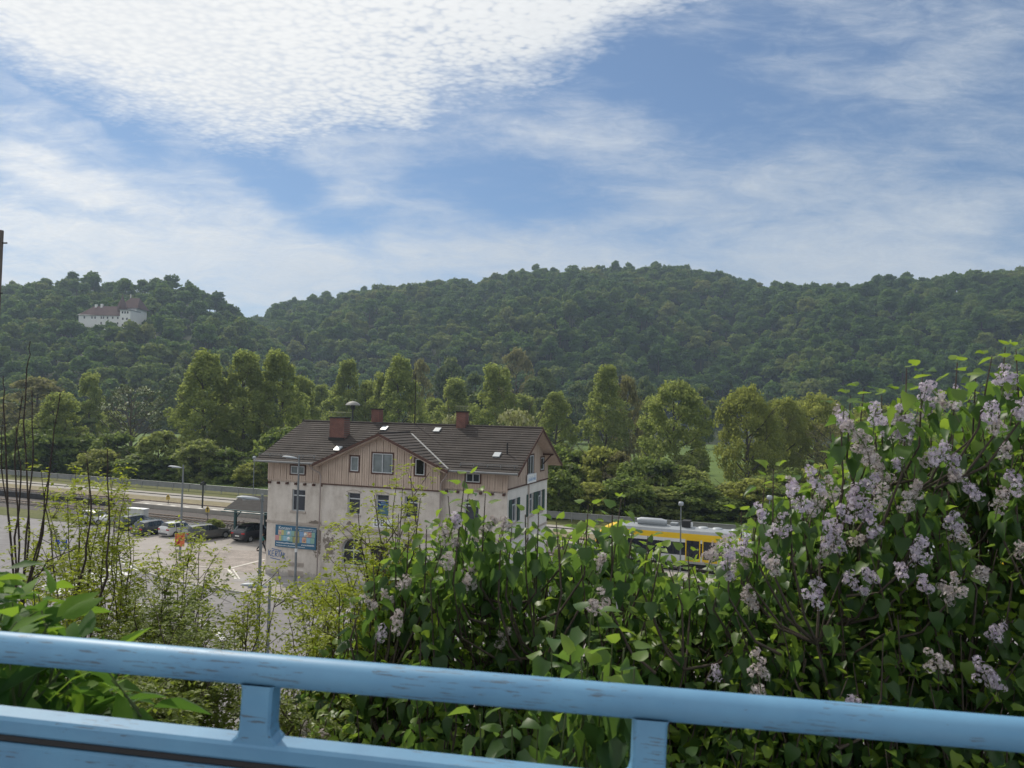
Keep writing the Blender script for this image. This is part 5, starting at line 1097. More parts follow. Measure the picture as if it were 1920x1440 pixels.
T=[('dull',30,742,95,230,'hazy grey green tree at the far left edge behind the bare stems'),('bud',68,706,105,215,'brownish half bare tree at the left behind the dark stems'),
('birch',108,735,82,150,'light green drooping tree beside the blue crossing sign, behind the saplings'),('dull',135,760,70,190,'dull tree between the drooping light tree and the slim pale tree at left'),('birch',169,692,52,195,'slim pale green tree standing alone left of the speckled tree'),
('speck',250,722,118,160,'dark open branched tree speckled with pale blossom'),('dull',322,703,52,300,'hazy dark round tree between the speckled tree and the big birches'),
('birch',388,655,98,158,'leftmost of the three big birches left of the station roof'),('birch',463,657,90,160,'middle one of the three big birches left of the station roof'),('birch',528,656,84,164,'rightmost of the three big birches, above the left gable of the station'),
('birch',572,700,48,190,'small light tree filling in beside the rightmost big birch'),('birch',602,720,50,235,'pale small tree seen above the left end of the station ridge'),
('birch',652,673,60,205,'light tree with a narrow top above the brick chimney'),('birch',690,712,58,200,'low light tree above the station between two chimneys'),('birch',722,690,56,195,'light tree left of the roof aerial'),('birch',752,665,76,190,'tall light tree just left of the roof aerial'),
('bud',790,672,42,260,'thin greyish tree right behind the roof aerial'),('dull',846,668,58,345,'round brownish crown at the foot of the wooded hill above the right chimney'),('birch',856,708,74,205,'yellowish light tree above the right station chimney'),('dull',890,698,48,300,'dark blue green tree to the right of the right chimney'),
('birch',934,682,76,195,'light birch above the right half of the station ridge'),('bud',968,652,66,345,'tall brownish round tree at the foot of the main hill'),('dull',1005,705,50,330,'grey green tree in the row beyond the meadow, left of the low light tree'),('dull',1022,690,46,352,'grey green tree a little behind the row beyond the meadow'),
('birch',984,735,54,230,'short light tree behind the right gable ridge'),('birch',1043,733,66,175,'light tree just right of the station gable'),('dull',1082,716,44,330,'grey green pair tree left of the tall light tree by the meadow'),('dull',1106,712,40,340,'slimmer grey green tree left of the tall light tree by the meadow'),
('birch',1138,683,72,180,'tall light tree standing in front of the meadow right of the station'),('bud',1176,704,54,185,'brown tinged tree leaning against the tall light tree by the meadow'),('dull',1208,705,42,340,'dull tree in the gap left of the big broad tree'),
('broad',1268,707,128,145,'big broad light green tree above the platform lamp'),('dull',1322,722,44,310,'dull small tree behind the right side of the big broad tree'),('willow',1403,717,120,148,'large yellow green willow with thin hanging twigs'),('willow',1470,740,90,156,'thinner willow between the large willow and the open branched tree'),
('willow',1532,732,124,162,'round topped tree with visible slanting branches left of the lilac flowers'),('bare',1560,790,90,150,'half bare low tree close to the left edge of the tall lilac'),('willow',1640,752,110,170,'willow mostly hidden behind the tall flowering lilac'),('broad',1760,762,120,180,'broad tree hidden behind the tall flowering lilac'),('broad',1880,756,130,185,'broad tree behind the right edge of the flowering lilac')]
for t in T: tree(*t,'trees in the valley beyond the railway')
BU=[('bush',20,810,80,150,'dull bush beyond the fence at the left edge'),('lbush',60,785,70,150,'light bush behind the bare stems'),('bush',105,800,110,146,'round greyish green bush beyond the fence, below the drooping tree'),('bush',150,812,95,150,'second round bush beyond the fence, right of the one below the drooping tree'),('wbush',190,842,80,140,'low pale bush by the fence under the slim pale tree'),
('bush',222,812,90,146,'mid green bush under the speckled tree'),('lbush',300,806,78,141,'light green bush between the speckled tree and the lamp'),('bush',262,850,90,140,'dark low bush at the fence left of the street lamp'),('lbush',378,822,84,137,'bright round bush just right of the street lamp head'),('bush',332,850,80,139,'dark bush behind the street lamp pole'),
('bush',430,842,80,136,'dark bush below the big birches'),('wbush',470,868,62,131,'low leafy shrub behind the shelter roof'),('bush',505,850,60,133,'dark bush touching the left gable of the station'),('bush',540,800,110,142,'bush hidden by the station roof at its left end'),
('bbush',850,778,66,112,'pale blossoming shrub peeping over the ridge left of the right chimney'),('bbush',968,768,104,108,'whitish blossoming shrub peeping over the ridge at its right end'),('bush',1046,838,80,118,'green bush touching the right gable of the station'),('bush',1085,846,96,116,'wide green bush right of the station gable'),
('wbush',1130,838,100,114,'yellow green bush below the tall light tree'),('bud',1160,846,70,113,'brown twiggy bush below the tall light tree'),('bush',1200,856,90,110,'dark bush above the front of the train'),('bush',1245,862,100,109,'dark bush left of the platform lamp head'),('lbush',1292,872,84,108,'light crowned bush right above the platform lamp'),
('bush',1330,915,80,106,'dark bush right of the platform lamp'),('wbush',1375,905,90,106,'olive bush under the large willow'),('bush',1420,893,96,106,'dark bush under the large willow, right side'),('bush',1478,880,100,107,'dark bush above the tip of the flowering lilac'),('wbush',1540,872,110,108,'olive bush behind the left flowers of the lilac'),('bush',1620,870,120,108,'bush behind the middle of the flowering lilac'),('bush',1710,875,120,108,'dark bush behind the dense lilac flowers'),('bush',1800,870,130,108,'bush behind the right half of the lilac'),('bush',1890,870,130,108,'bush behind the far right of the lilac')]
for t in BU: tree(*t,'bushes along the railway fence',0,'bush','bush')
# further trees that close the belt
T2=[('birch',205,770,66,215,'pale tree between the slim pale tree and the speckled tree'),('dull',425,690,60,230,'dull tree filling the gap between the left and middle big birches'),('dull',497,700,60,235,'dull tree filling the gap between the middle and right big birches'),('birch',625,745,56,220,'low pale tree right above the left end of the ridge'),
('dull',705,735,70,250,'low dull tree behind the mushroom shaped mast lamp'),('birch',815,745,60,215,'low light tree between roof aerial and right chimney'),('dull',905,735,70,240,'low dull tree right of the right chimney'),('birch',960,745,66,215,'low light tree behind the blossoming shrub on the ridge'),('dull',1015,745,60,240,'low dull tree by the right end of the ridge'),
('birch',1225,740,60,190,'light tree tucked against the left side of the big broad tree'),('willow',1440,760,70,152,'narrow willow filling behind the large willow')]
for t in T2: tree(*t,'trees in the valley beyond the railway')
# lower hedge mass right behind the fence
HK=['bush','wbush','bush','lbush','bush','bush','wbush','bush','lbush','bush','wbush','bush','bush','lbush','bush']; HT=[880,905,892,912,900,930,898,915,900,908,890,905,900,908,896]
for k in range(15):
    px=1045+k*62; tree(HK[k],px+rng.uniform(-9,9),HT[k],rng.uniform(86,112),101+rng.uniform(-1.5,2.5),'%s bush directly behind the fence, %s'%({'bush':'dark green','wbush':'olive','lbush':'light green'}[HK[k]],['touching the station wall','beside the station corner','left of the train nose','above the train nose','above the yellow train roof','left of the platform lamp pole','right of the platform lamp pole','above the train doors','above the pale lilac tips','behind the first lilac flowers','behind the dense lilac leaves','behind the middle lilac stems','behind the tall lilac','behind the lilac near the right edge','at the right edge of the view'][k]),'hedge bushes behind the fence',0,'hedge_bush','bush')
q=G(405,985); tree('lbush',402,972,36,80,'small green shrub between the track and the bicycles',None,0,'shrub','shrub')
# a few pale rocks showing through the hill forest
m_rock=mat('rock',(.30,.29,.28),.95,var=.25,scale=.3,bmp=.5)
def rock(px,py,Y,w_,h_,label):
    q=P(px,py,Y); bm_=MB(); n=10; r_=random.Random(int(px)); rings=[(0,.9),(.35,1.0),(.7,.8),(.95,.5),(1.0,.1)]; vs=[]
    for z,s in rings:
        for j in range(n): a=2*math.pi*j/n; k=r_.uniform(.75,1.15); vs.append((math.cos(a)*w_/2*s*k,math.sin(a)*w_/2*s*k,z*h_*r_.uniform(.93,1.05)))
    bm_.add(vs,[(i*n+j,i*n+(j+1)%n,(i+1)*n+(j+1)%n,(i+1)*n+j) for i in range(4) for j in range(n)]); bm_.poly(vs[-n:]); o=bm_.build('rock',m_rock); o.location=(q.x,q.y,q.z-h_); tag(o,label,'rock')
# ================================================================ NEAR PLANTS
m_lil=leafmat('lilac_leaves',(.036,.084,.026,1),(.068,.138,.034,1),(.19,.285,.034,1),.50,.42,.42,tcol=(.85,1,.22,1))
m_twig=mat('twig_bark',(.085,.065,.05),.85,var=.3,scale=30,bmp=.3); m_twigg=mat('green_twig',(.09,.11,.04),.7,var=.2,scale=30)
m_flow=leafmat('lilac_florets',(.38,.30,.43,1),(.56,.49,.57,1),(.70,.65,.67,1),.30,.6,.25,tcol=(1,.95,1,1))
m_flowb=leafmat('faded_florets',(.30,.23,.20,1),(.50,.44,.43,1),(.66,.60,.58,1),.28,.6,.25,tcol=(1,.95,1,1))
def shoots(tips,dirs,lens,node=.05,lsize=(.042,.072),petiole=.02,spread=.85,droop=.75,top_light=0.42,tv=HEART_V,tf=HEART_F):
    """opposite leaf pairs along each shoot, youngest and palest at the tip"""
    pos=[];dr=[];nr=[];sz=[];rd=[]
    for t,d,L in zip(tips,dirs,lens):
        d=d/np.linalg.norm(d); a0=rng.uniform(0,6.28); n=max(2,int(L/node)); ref=np.cross(d,[.3,.9,.2]); ref/=np.linalg.norm(ref); r2=np.cross(d,ref); base=rng.uniform(.12,.72)
        for k in range(n):
            s=k/n; p=t-d*(k*node*rng.uniform(.9,1.1)); sc=lsize[0]+(lsize[1]-lsize[0])*min(1,(k+.3)/2.5)*rng.uniform(.75,1.1)
            for h in (0,math.pi):
                if rng.random()<.08: continue
                a=a0+k*1.57+h+rng.normal(0,.25); o=ref*math.cos(a)+r2*math.sin(a); up=.9-min(1,s*2)*.9
                ld=o*spread*(1-.35*min(1,s*3))+d*(up*.7)+np.array([0,0,-droop*min(1,.25+s*3)])+rng.normal(0,.2,3); ld/=np.linalg.norm(ld)
                nn=np.array([0,0,1.0])*.6+d*.3+o*.5*min(1,s*3)+rng.normal(0,.3,3)
                pos.append(p+o*petiole*.8+ld*petiole); dr.append(ld); nr.append(nn); sz.append(sc); rd.append(np.clip(base+top_light*(1-s*2.2)+rng.normal(0,.12),0,1))
    return np.array(pos),np.array(dr),np.array(nr),np.array(sz),np.array(rd)
def shrub(name,label,cat,tips,dirs,lens,base,nst,lm,tm,leafkw={},stem_r=.016,group=None,twig_r=.0045,near=.12):
    r=empty(name,base,0,label,cat,group); bs=np.array(base)
    sh_=shoots(tips,dirs,lens,**leafkw); tv0=np.array(leafkw.get('tv',HEART_V)); tf0=leafkw.get('tf',HEART_F); V=[];F=[];RR=[]; pick=rng.integers(0,4,len(sh_[0])); off=0
    for k_,(fold,curl,wd,tw_) in enumerate(((1,1,1,0),(2.1,1.8,.86,.1),(.5,3.0,1.06,-.18),(-1.0,1.4,.95,.22))):
        tv=tv0.copy(); tv[:,2]=tv0[:,2]*0+fold*.34*np.abs(tv0[:,0])-curl*.17*tv0[:,1]**2+tw_*tv0[:,0]*tv0[:,1]*2; tv[:,0]*=wd; tv[:,2]+=rng.normal(0,.02,len(tv)); m=pick==k_
        v,f,rr=scatter(tv,tf0,*[q_[m] for q_ in sh_]); F.append(f+off); off+=len(v); V.append(v-bs); RR.append(rr)
    mobj('leaves',np_mesh('leaves',np.concatenate(V),np.concatenate(F),[lm],np.concatenate(RR)),r)
    b=MB(); samples=[]; idx=rng.choice(len(tips),min(nst,len(tips)),replace=False)
    for i in idx:
        t=tips[i]; s=bs+np.array([rng.normal(0,.22),rng.normal(0,.18),rng.uniform(-.1,.1)]); e=t-dirs[i]*lens[i]*.9; m1=s+(e-s)*.45+np.array([(e-s)[0]*-.12,(e-s)[1]*-.12,.12*np.linalg.norm(e-s)]); path=[]
        for k in range(9):
            q=k/8; path.append((1-q)**2*s+2*q*(1-q)*m1+q*q*e+rng.normal(0,.012,3)*(0<k<8))
        rad=[stem_r*(1-.68*k/8)*rng.uniform(.9,1.1) for k in range(9)]; b.tube([tuple(p-bs) for p in path]+[tuple(t-bs)],rad+[.003],6); samples+=path[2:]
    S=np.array(samples)
    for i in range(len(tips)):
        if i in idx: continue
        t=tips[i]; e=t-dirs[i]*lens[i]; d=np.linalg.norm(S-e,axis=1)+np.where(S[:,2]>e[2]-near,3,0)+.25*np.abs(S[:,2]-e[2]+.35); j=int(np.argmin(d)); q=S[j]; dq=np.linalg.norm(q-e); q=q if dq<.45 else e+(q-e)/dq*.28+np.array([0,0,-.12]); md=(q+e)/2+np.array([0,0,-.06]) ; b.tube([tuple(q-bs),tuple(md-bs),tuple(e-bs),tuple(t-bs)],[twig_r*1.6,twig_r*1.3,twig_r,twig_r*.45],5)
    b.build('branches',tm,r); return r
def curve(tab,x): return float(np.interp(x,[a for a,_ in tab],[b for _,b in tab]))
LIL_TOP=[(560,1290),(600,1215),(640,1160),(700,1075),(740,1030),(800,1010),(830,985),(900,975),(960,1010),(1000,1005),(1060,1000),(1100,985),(1160,975),(1210,1010),(1260,1050),(1320,1060),(1400,1075),(1500,1120)]
LIR_TOP=[(1330,1075),(1370,1010),(1420,965),(1480,920),(1520,900),(1570,830),(1600,790),(1660,765),(1720,755),(1780,745),(1840,720),(1900,700),(2010,680),(2120,690)]
def fill(tab,x0,x1,n,Y0,Y1,bias=1.6,ybot=1520,down=.0,pmin=0):
    tips=[];dirs=[];lens=[]
    while len(tips)<n:
        px=rng.uniform(x0,x1); yt=curve(tab,px); py=yt+(ybot-yt)*rng.uniform(pmin,1)**1.25; Y=Y0+(Y1-Y0)*rng.uniform(0,1)**bias
        # deeper shoots stand higher, the front ones lower: a rounded bush
        k=(py-yt)/(ybot-yt); Y=Y0+(Y1-Y0)*min(1,max(0,(1-k)*rng.uniform(.25,1.0)+rng.uniform(0,.28)))
        p=P(px,py,Y); tips.append(np.array(p)); d=np.array([rng.normal(0,.22),rng.normal(-.08,.22),1.0]); dirs.append(d/np.linalg.norm(d)); lens.append(rng.uniform(.16,.42))
    return tips,dirs,lens
def extra(lst,tips,dirs,lens,Yd,L=.4):
    for px,py,*o in lst:
        tips.append(np.array(P(px,py,Yd+rng.uniform(-.15,.15)))); d=np.array([rng.normal(.03,.06),rng.normal(0,.08),1.0]); dirs.append(d/np.linalg.norm(d)); lens.append(o[0] if o else L)
def flowers(r,lst,base,Yd,faded=.35,fs_=.84):
    bs=np.array(base)
    for (px,py,*o) in lst:
        sc=(o[0] if o else 1.0)*fs_; Y=Yd+rng.uniform(-.25,.15); c=np.array(P(px,py,Y)); ax=np.array([rng.normal(-.15,.45),rng.normal(-.15,.3),1.0]); ax/=np.linalg.norm(ax); Ln=.105*sc; Rr=.040*sc
        # a panicle: little round bunches of florets arranged in a blunt cone
        u=np.cross(ax,[0,1,.2]); u/=np.linalg.norm(u); w_=np.cross(ax,u); ctr=[];nrm=[]
        for kb in range(int(8*sc)+2):
            s=rng.uniform(0,1)**1.1; a=rng.uniform(0,6.283); rr_=Rr*(1-.62*s)*rng.uniform(.35,1.0); bc=c+ax*(s-.45)*Ln+(u*math.cos(a)+w_*math.sin(a))*rr_; br=rng.uniform(.014,.024)*(1-.3*s); nf=int(17*(br/.02)**1.5)
            dd=randdir(nf); ctr.append(bc+dd*br*rng.uniform(.8,1.05,(nf,1))); nrm.append(dd+rng.normal(0,.25,(nf,3)))
        ctr=np.concatenate(ctr)-bs; nrm=unit(np.concatenate(nrm)); n=len(ctr); fs=[]
        t1=unit(np.cross(nrm,randdir(n))); t2=np.cross(nrm,t1); V=[];F=[];RD=[]
        base_r=np.clip(rng.normal(.55,.22,n),0,1)
        for k in range(4):
            ang=k*math.pi/2; d=t1*math.cos(ang)+t2*math.sin(ang); V_,F_,R_=scatter([(0,0,0),(-.42,.6,.12),(0,1,.0),(.42,.6,.12)],[(0,3,2,1)],ctr,d,nrm,np.full(n,.0078)*rng.uniform(.7,1.2,n),base_r)
            F.append(F_+sum(len(x) for x in V)); V.append(V_); RD.append(R_)
        mobj('flower_cluster',np_mesh('flower_cluster',np.concatenate(V),np.concatenate(F),[m_flowb if rng.random()<faded else m_flow],np.concatenate(RD),False),r)
        bq=MB(); p0=c-ax*Ln*.5-bs; p1=c+ax*Ln*.42-bs; bq.tube([tuple(p0-ax*.03-np.array([0,0,.01])),tuple(p0),tuple(p1)],[.0026,.0024,.0012],5)
        for _ in range(6): q=rng.uniform(0,.8); p=p0+(p1-p0)*q; o_=unit(rng.normal(size=3)+ax); bq.tube([tuple(p),tuple(p+o_*Rr*.8)],[.0016,.001],4)
        bq.build('flower_stalk',m_twigg,r)
# ---- middle lilac mass
tips,dirs,lens=fill(LIL_TOP,585,1500,980,2.7,4.5)
t_,d_,l_=fill([(x,y+45) for x,y in LIL_TOP],600,1500,380,4.5,5.6); tips+=t_; dirs+=d_; lens+=l_
extra([(872,893,.45),(878,925,.35),(840,930,.5),(910,925,.4),(742,1000,.3),(765,1015,.3),(1010,960,.35),(1043,978,.3),(1103,948,.3),(1165,935,.45),(1148,965,.3),(960,985,.3),(985,965,.3),(1215,1005,.25),(1290,1035,.25),(940,990,.3),(800,985,.3),(1185,1000,.3),(1240,1030,.25),(700,1060,.3)],tips,dirs,lens,3.25)
BM=(.55,4.3,9.9); lil=shrub('lilac_shrub','broad dark green lilac shrub behind the middle of the handrail','shrub',tips,dirs,lens,BM,80,m_lil,m_twig,stem_r=.013)
flowers(lil,[(690,1130,.8),(725,1118,.8),(745,1165),(760,1090,.8),(885,1066,1.2),(878,1095),(832,1000),(850,985),(858,1020,.8),(905,998),(922,985,.9),(943,1197,1.1),(1128,1128,1.1),(1112,1140,.8),(1122,1060,.8),(606,1386),(574,1368,.8),(945,982,.8),(840,1052,.7),(1130,1050,.6),(715,1190,.8),(1400,1122,.7)],BM,3.15,.8,.78)
# light-catching young shoots low in front of the middle mass
tips=[];dirs=[];lens=[]
extra([(1035,1195,.22),(1108,1150,.3),(1150,1180,.3),(1170,1215,.25),(1020,1240,.2),(1090,1230,.3),(1065,1300,.3),(1010,1345,.3),(1100,1290,.3),(1190,1250,.25),(960,1360,.3),(900,1340,.3),(1160,1320,.3),(1130,1260,.25)],tips,dirs,lens,2.3)
shrub('lilac_seedling','pale leaved young lilac shoots just behind the handrail at the centre','shrub',tips,dirs,lens,(.38,2.6,11.2),10,m_lil,m_twigg,dict(top_light=.45,lsize=(.055,.085)),stem_r=.007)
# ---- tall flowering lilac on the right
tips,dirs,lens=fill(LIR_TOP,1345,2120,980,2.7,4.4,ybot=1540)
t_,d_,l_=fill([(x,y+60) for x,y in LIR_TOP],1380,2120,380,4.5,5.6,ybot=1540); tips+=t_; dirs+=d_; lens+=l_
extra([(1885,650,.35),(1860,668,.3),(1795,680,.3),(1700,690,.4),(1653,742,.3),(1620,728,.35),(1595,742,.25),(1435,895,.35),(1545,955,.2),(1450,880,.4),(1480,905,.3),(1390,960,.3),(1905,655,.3),(1830,690,.3),(1730,700,.3),(1575,760,.3),(1690,735,.3),(1370,1000,.25)],tips,dirs,lens,3.0)
BR=(2.35,4.1,10.0); lir=shrub('flowering_lilac','tall lilac shrub covered in pale mauve flower clusters at the right','shrub',tips,dirs,lens,BR,80,m_lil,m_twig,stem_r=.016)
FL=[(1582,778),(1572,772,.7),(1600,806),(1616,828,1.2),(1628,850),(1640,864,.9),(1641,776),(1690,778,1.1),(1703,800),(1695,818),(1668,806),(1735,735,1.2),(1747,762,1.2),(1777,757),(1787,738,.8),(1716,792,.7),(1765,852,1.2),(1783,866,1.2),(1742,862,.8),(1882,698),(1888,722),(1915,765,1.1),(1858,768),(1868,792,.9),(1530,900,1.1),(1556,914),(1497,932,1.1),(1510,948),(1535,943),(1604,926,1.1),(1632,905,.9),(1690,800,.6),(1655,890,.9),(1655,932),(1716,925,1.2),(1703,940,.9),(1630,955,1.1),(1603,958),(1582,968,.8),(1560,985,1.1),(1448,978),(1467,985,1.1),(1425,962,.6),(1487,955,.6),(1482,905,.5),(1345,1032,1.1),(1366,1028,.9),(1388,1050,1.2),(1362,1072,1.1),(1398,1022,.7),(1440,1045,1.1),(1450,1060,.8),(1552,1000,1.1),(1568,1018),(1545,1035),(1528,1106,1.2),(1603,1094,1.2),(1628,1080,.8),(1404,1124,1.1),(1728,1028,1.2),(1715,1042),(1790,985,1.2),(1802,1003),(1788,1096,1.1),(1772,1110,.9),(1640,985,.8),(1820,918,1.1),(1875,937,.9),(1905,905,.9),(1421,1250,1.1),(1413,1287),(1342,1268,.7),(1843,1255,1.1),(1862,1282,1.1),(1752,1236),(1603,1312,.6),(1870,1180,.9),(1838,1072,.8),(1735,1095,.8),(1692,1072,.7),(1912,1030,.8),(1885,845,.7),(1685,870,.7),(1790,895,.8),(1610,1010,.7)]
flowers(lir,FL,BR,2.95,.4)
# ---- thin saplings with small yellow green leaves
m_sap=leafmat('sapling_leaves',(.15,.19,.014,1),(.26,.31,.02,1),(.42,.46,.035,1),.48,.5,.3,tcol=(.95,1,.25,1))
m_sapd=leafmat('dull_sapling_leaves',(.07,.10,.018,1),(.12,.16,.024,1),(.20,.24,.034,1),.42,.5,.3,tcol=(.9,1,.3,1))
def sapling(name,label,px0,py0,Y,branches,lm,dens=1.0,stem=.0075,leaf=.0225,group='thin saplings on the slope',nb=6.0,spreadx=.5):
    """branches: list of (px,py) tips; each stem forks into twigs carrying small feathery leaves"""
    base=np.array(P(px0,py0,Y)); base[2]=max(base[2]-1.2,.0) if py0<1440 else base[2]; r=empty(name,tuple(base),0,label,'sapling',group); b=MB(); pos=[];dr=[];nr=[];sz=[];rd=[]
    tws=[]
    for (px,py) in branches:
        t=np.array(P(px,py,Y+rng.uniform(-.5,.5))); m=base+(t-base)*.5+np.array([-(t-base)[0]*.12,0,.15]); n=10
        path=[(1-q)**2*base+2*q*(1-q)*m+q*q*t+rng.normal(0,.012,3)*(q>0) for q in np.linspace(0,1,n)]
        b.tube([tuple(p-base) for p in path],[stem*(1-.8*k/(n-1)) for k in range(n)],5); L=np.linalg.norm(t-base)
        k0=3 if L>1.2 else 2
        for j in range(int(nb*dens)):
            q=rng.uniform(.35,1); i=min(n-2,int(q*(n-1))); s=path[i]; dv=unit((path[i+1]-path[i])[None])[0]; o=rng.normal(0,1,3)*np.array([1,1,.5]); o=o-dv*o.dot(dv); o/=np.linalg.norm(o)+1e-6
            l=rng.uniform(.12,.38)*(1.25-q*.6); e=s+(dv*.7+o*.7+np.array([0,0,.15]))*l; tws.append((s,e)); b.tube([tuple(s-base),tuple((s+e)/2-base+np.array([0,0,-.01])),tuple(e-base)],[stem*.32,stem*.25,stem*.12],4)
            if rng.random()<.6:
                o2=rng.normal(0,1,3); o2/=np.linalg.norm(o2); e2=(s+e)/2+(dv*.5+o2*.6)*l*.5; tws.append(((s+e)/2,e2)); b.tube([tuple((s+e)/2-base),tuple(e2-base)],[stem*.22,stem*.1],4)
        tws.append((path[-3],path[-1]))
    for s,e in tws:
        L=np.linalg.norm(e-s); d=(e-s)/max(L,1e-6); n=max(2,int(L/.046*dens))
        for k in range(n+2):
            q=min(1,(k+.5)/n); c=s+(e-s)*q; o=rng.normal(0,1,3); o-=d*o.dot(d); o/=np.linalg.norm(o)+1e-6; rdn=(o*.8+d*.6+np.array([0,0,.1])); rdn/=np.linalg.norm(rdn); rl=rng.uniform(.035,.07); base_r=rng.uniform(.2,.8); side=np.cross(rdn,[0,0,1]); side/=np.linalg.norm(side)+1e-6
            for h in range(4):
                pp=c+rdn*rl*(.35+.2*h)-np.array([0,0,.012*h*h*.25])
                for sg in (-1,1): pos.append(pp); dr.append(side*sg*.8+rdn*.5+np.array([0,0,-.25])); nr.append(np.array([0,0,1])+rng.normal(0,.35,3)); sz.append(leaf*rng.uniform(.8,1.25)); rd.append(np.clip(base_r+rng.normal(0,.12),0,1))
            pos.append(c+rdn*rl); dr.append(rdn+np.array([0,0,-.3])); nr.append(np.array([0,0,1])+rng.normal(0,.3,3)); sz.append(leaf*1.2); rd.append(base_r)
    b.build('branches',m_twig,r); v,f,rr=scatter(LEAFLET_V,LEAFLET_F,np.array(pos)-base,np.array(dr),np.array(nr),np.array(sz),np.array(rd)); mobj('leaves',np_mesh('leaves',v,f,[lm],rr,False),r); return r
sapling('sapling','sapling with yellow green leaves in front of the dark track wall at the left',160,1470,4.2,[(75,878),(132,882),(120,930),(165,890),(205,905),(150,960),(95,985),(235,985),(180,935),(85,930)],m_sap,1.15)
sapling('sapling','sapling in front of the left zebra crossing and white compact car',215,1490,4.5,[(208,890),(230,905),(245,945),(215,960),(250,1010),(165,1010),(190,1040),(140,1040),(225,1065)],m_sap,1.1)
sapling('sapling','sapling in front of the orange placard with a long bare side twig',330,1500,4.6,[(330,985),(380,990),(355,1010),(300,1030),(345,1045),(395,1035),(270,1075),(310,1080)],m_sap,1.1)
sapling('sapling','low dense sapling above the handrail at the left third',290,1520,4.0,[(250,1110),(300,1105),(330,1130),(360,1110),(270,1150),(225,1130),(350,1165),(210,1170),(390,1150)],m_sapd,1.5)
sapling('sapling','sapling reaching across the pavement edge between the two near lamps',455,1500,4.4,[(495,1062),(528,1070),(470,1095),(455,1120),(440,1165),(470,1150)],m_sap,1.1)
sapling('sapling','sapling right of the low near lamp in front of the house corner',585,1500,4.2,[(585,1085),(560,1100),(612,1100),(570,1150),(620,1140),(590,1190),(545,1160),(640,1140)],m_sap,1.25)
sapling('sapling','tall sapling crossing the middle upper windows of the station',720,1450,3.9,[(672,962),(700,928),(738,905),(760,912),(790,935),(688,985),(720,985),(765,985),(745,960),(705,1010),(680,1010),(640,1040),(780,955)],m_sap,.8,stem=.009)
sapling('sapling','bushy sapling beside the left edge of the broad lilac',660,1480,3.7,[(625,1085),(640,1110),(600,1130),(665,1140),(610,1180),(700,1090)],m_sap,.9)
sapling('sapling','dull small leaved sapling under the handrail left of the first post',330,1560,3.6,[(250,1235),(300,1230),(350,1240),(400,1250),(420,1290),(370,1300),(280,1290),(430,1330),(330,1210),(380,1200),(240,1200),(300,1180),(420,1210)],m_sapd,1.6,leaf=.021)
sapling('sapling','sparse sapling whose dark stems rise below the handrail left of the post',350,1640,4.3,[(360,1230),(400,1235),(330,1240),(430,1240),(445,1280),(300,1200),(380,1150)],m_sapd,.8,stem=.014)
sapling('sapling','grassy little shrub just right of the first post below the handrail',545,1560,3.3,[(530,1310),(548,1325),(520,1340),(560,1350),(535,1370),(575,1340)],m_sapd,1.6)
sapling('sapling','dark small leaved bush low behind the lower rail at the left',230,1620,3.0,[(170,1290),(210,1300),(260,1310),(300,1330),(240,1340),(190,1350),(280,1360),(340,1350),(150,1330),(330,1380),(120,1300)],m_sapd,2.0,leaf=.024)
sapling('sapling','yellow tinged sapling behind the big glossy leaves at the left edge',60,1500,3.8,[(20,1035),(60,1050),(100,1060),(140,1075),(40,1100),(90,1110),(150,1120),(190,1110)],m_sap,1.1)
# ---- bare dark stems at the left edge
r=None
base=P(28,1560,3.9); r=empty('bare_shrub',base,0,'leafless shrub of upright dark stems at the left edge','shrub'); b=MB(); bs=np.array(base)
for pts_ in ([(35,1180),(55,1000),(45,800),(52,690),(57,640)],[(35,1180),(50,1000),(62,860),(60,732)],[(30,1150),(12,900),(8,760),(6,705)],[(32,1160),(75,1010),(95,870),(113,737)],[(30,1150),(35,980),(25,860),(42,742)],[(40,1140),(80,1000),(90,900),(97,845)],[(33,1180),(20,1000),(3,880),(5,790)],[(38,1130),(90,1050),(140,1030)],[(36,1160),(60,1085),(110,1050)],[(30,1200),(28,1010),(40,900),(30,800)],[(200,1080),(205,960),(201,842)],[(160,1050),(172,940),(163,860)]):
    Y0=3.9+rng.uniform(-.35,.35); pp=[np.array(base)]+[np.array(P(x,y,Y0)) for x,y in pts_]; out=[]
    for i in range(len(pp)-1):
        for q in np.linspace(0,1,5)[:-1]: out.append(pp[i]*(1-q)+pp[i+1]*q+rng.normal(0,.003,3))
    out.append(pp[-1]); n=len(out); b.tube([tuple(p-bs) for p in out],[.0062*(1-.72*k/n)*(1+.2*((k%4)==0)) for k in range(n)],6)
b.build('stems',mat('dark_stem',(.05,.035,.03),.85,var=.35,scale=25,bmp=.4),r)
# ---- glossy long-leaved shrub close to the rail
m_eld=leafmat('elder_leaves',(.024,.07,.016,1),(.045,.115,.02,1),(.15,.27,.026,1),.45,.55,.22,tcol=(.85,1,.22,1))
tips=[];dirs=[];lens=[]
for k in range(105):
    px=rng.uniform(-140,225); py=1062+(max(0,px)*.40)+rng.uniform(0,1)**1.1*350; Y=rng.uniform(1.4,1.95); tips.append(np.array(P(px,py,Y))); d=np.array([rng.normal(.25,.45),rng.normal(-.05,.3),.8]); dirs.append(d/np.linalg.norm(d)); lens.append(rng.uniform(.10,.22))
shrub('elder_shrub','elder shrub with long glossy pointed leaves at the lower left behind the handrail','shrub',tips,dirs,lens,(-1.1,1.9,12.2),12,m_eld,m_twigg,dict(tv=LANCE_V,tf=LANCE_F,lsize=(.075,.125),node=.05,petiole=.012,spread=1.0,droop=.25,top_light=.35),stem_r=.007,twig_r=.003)
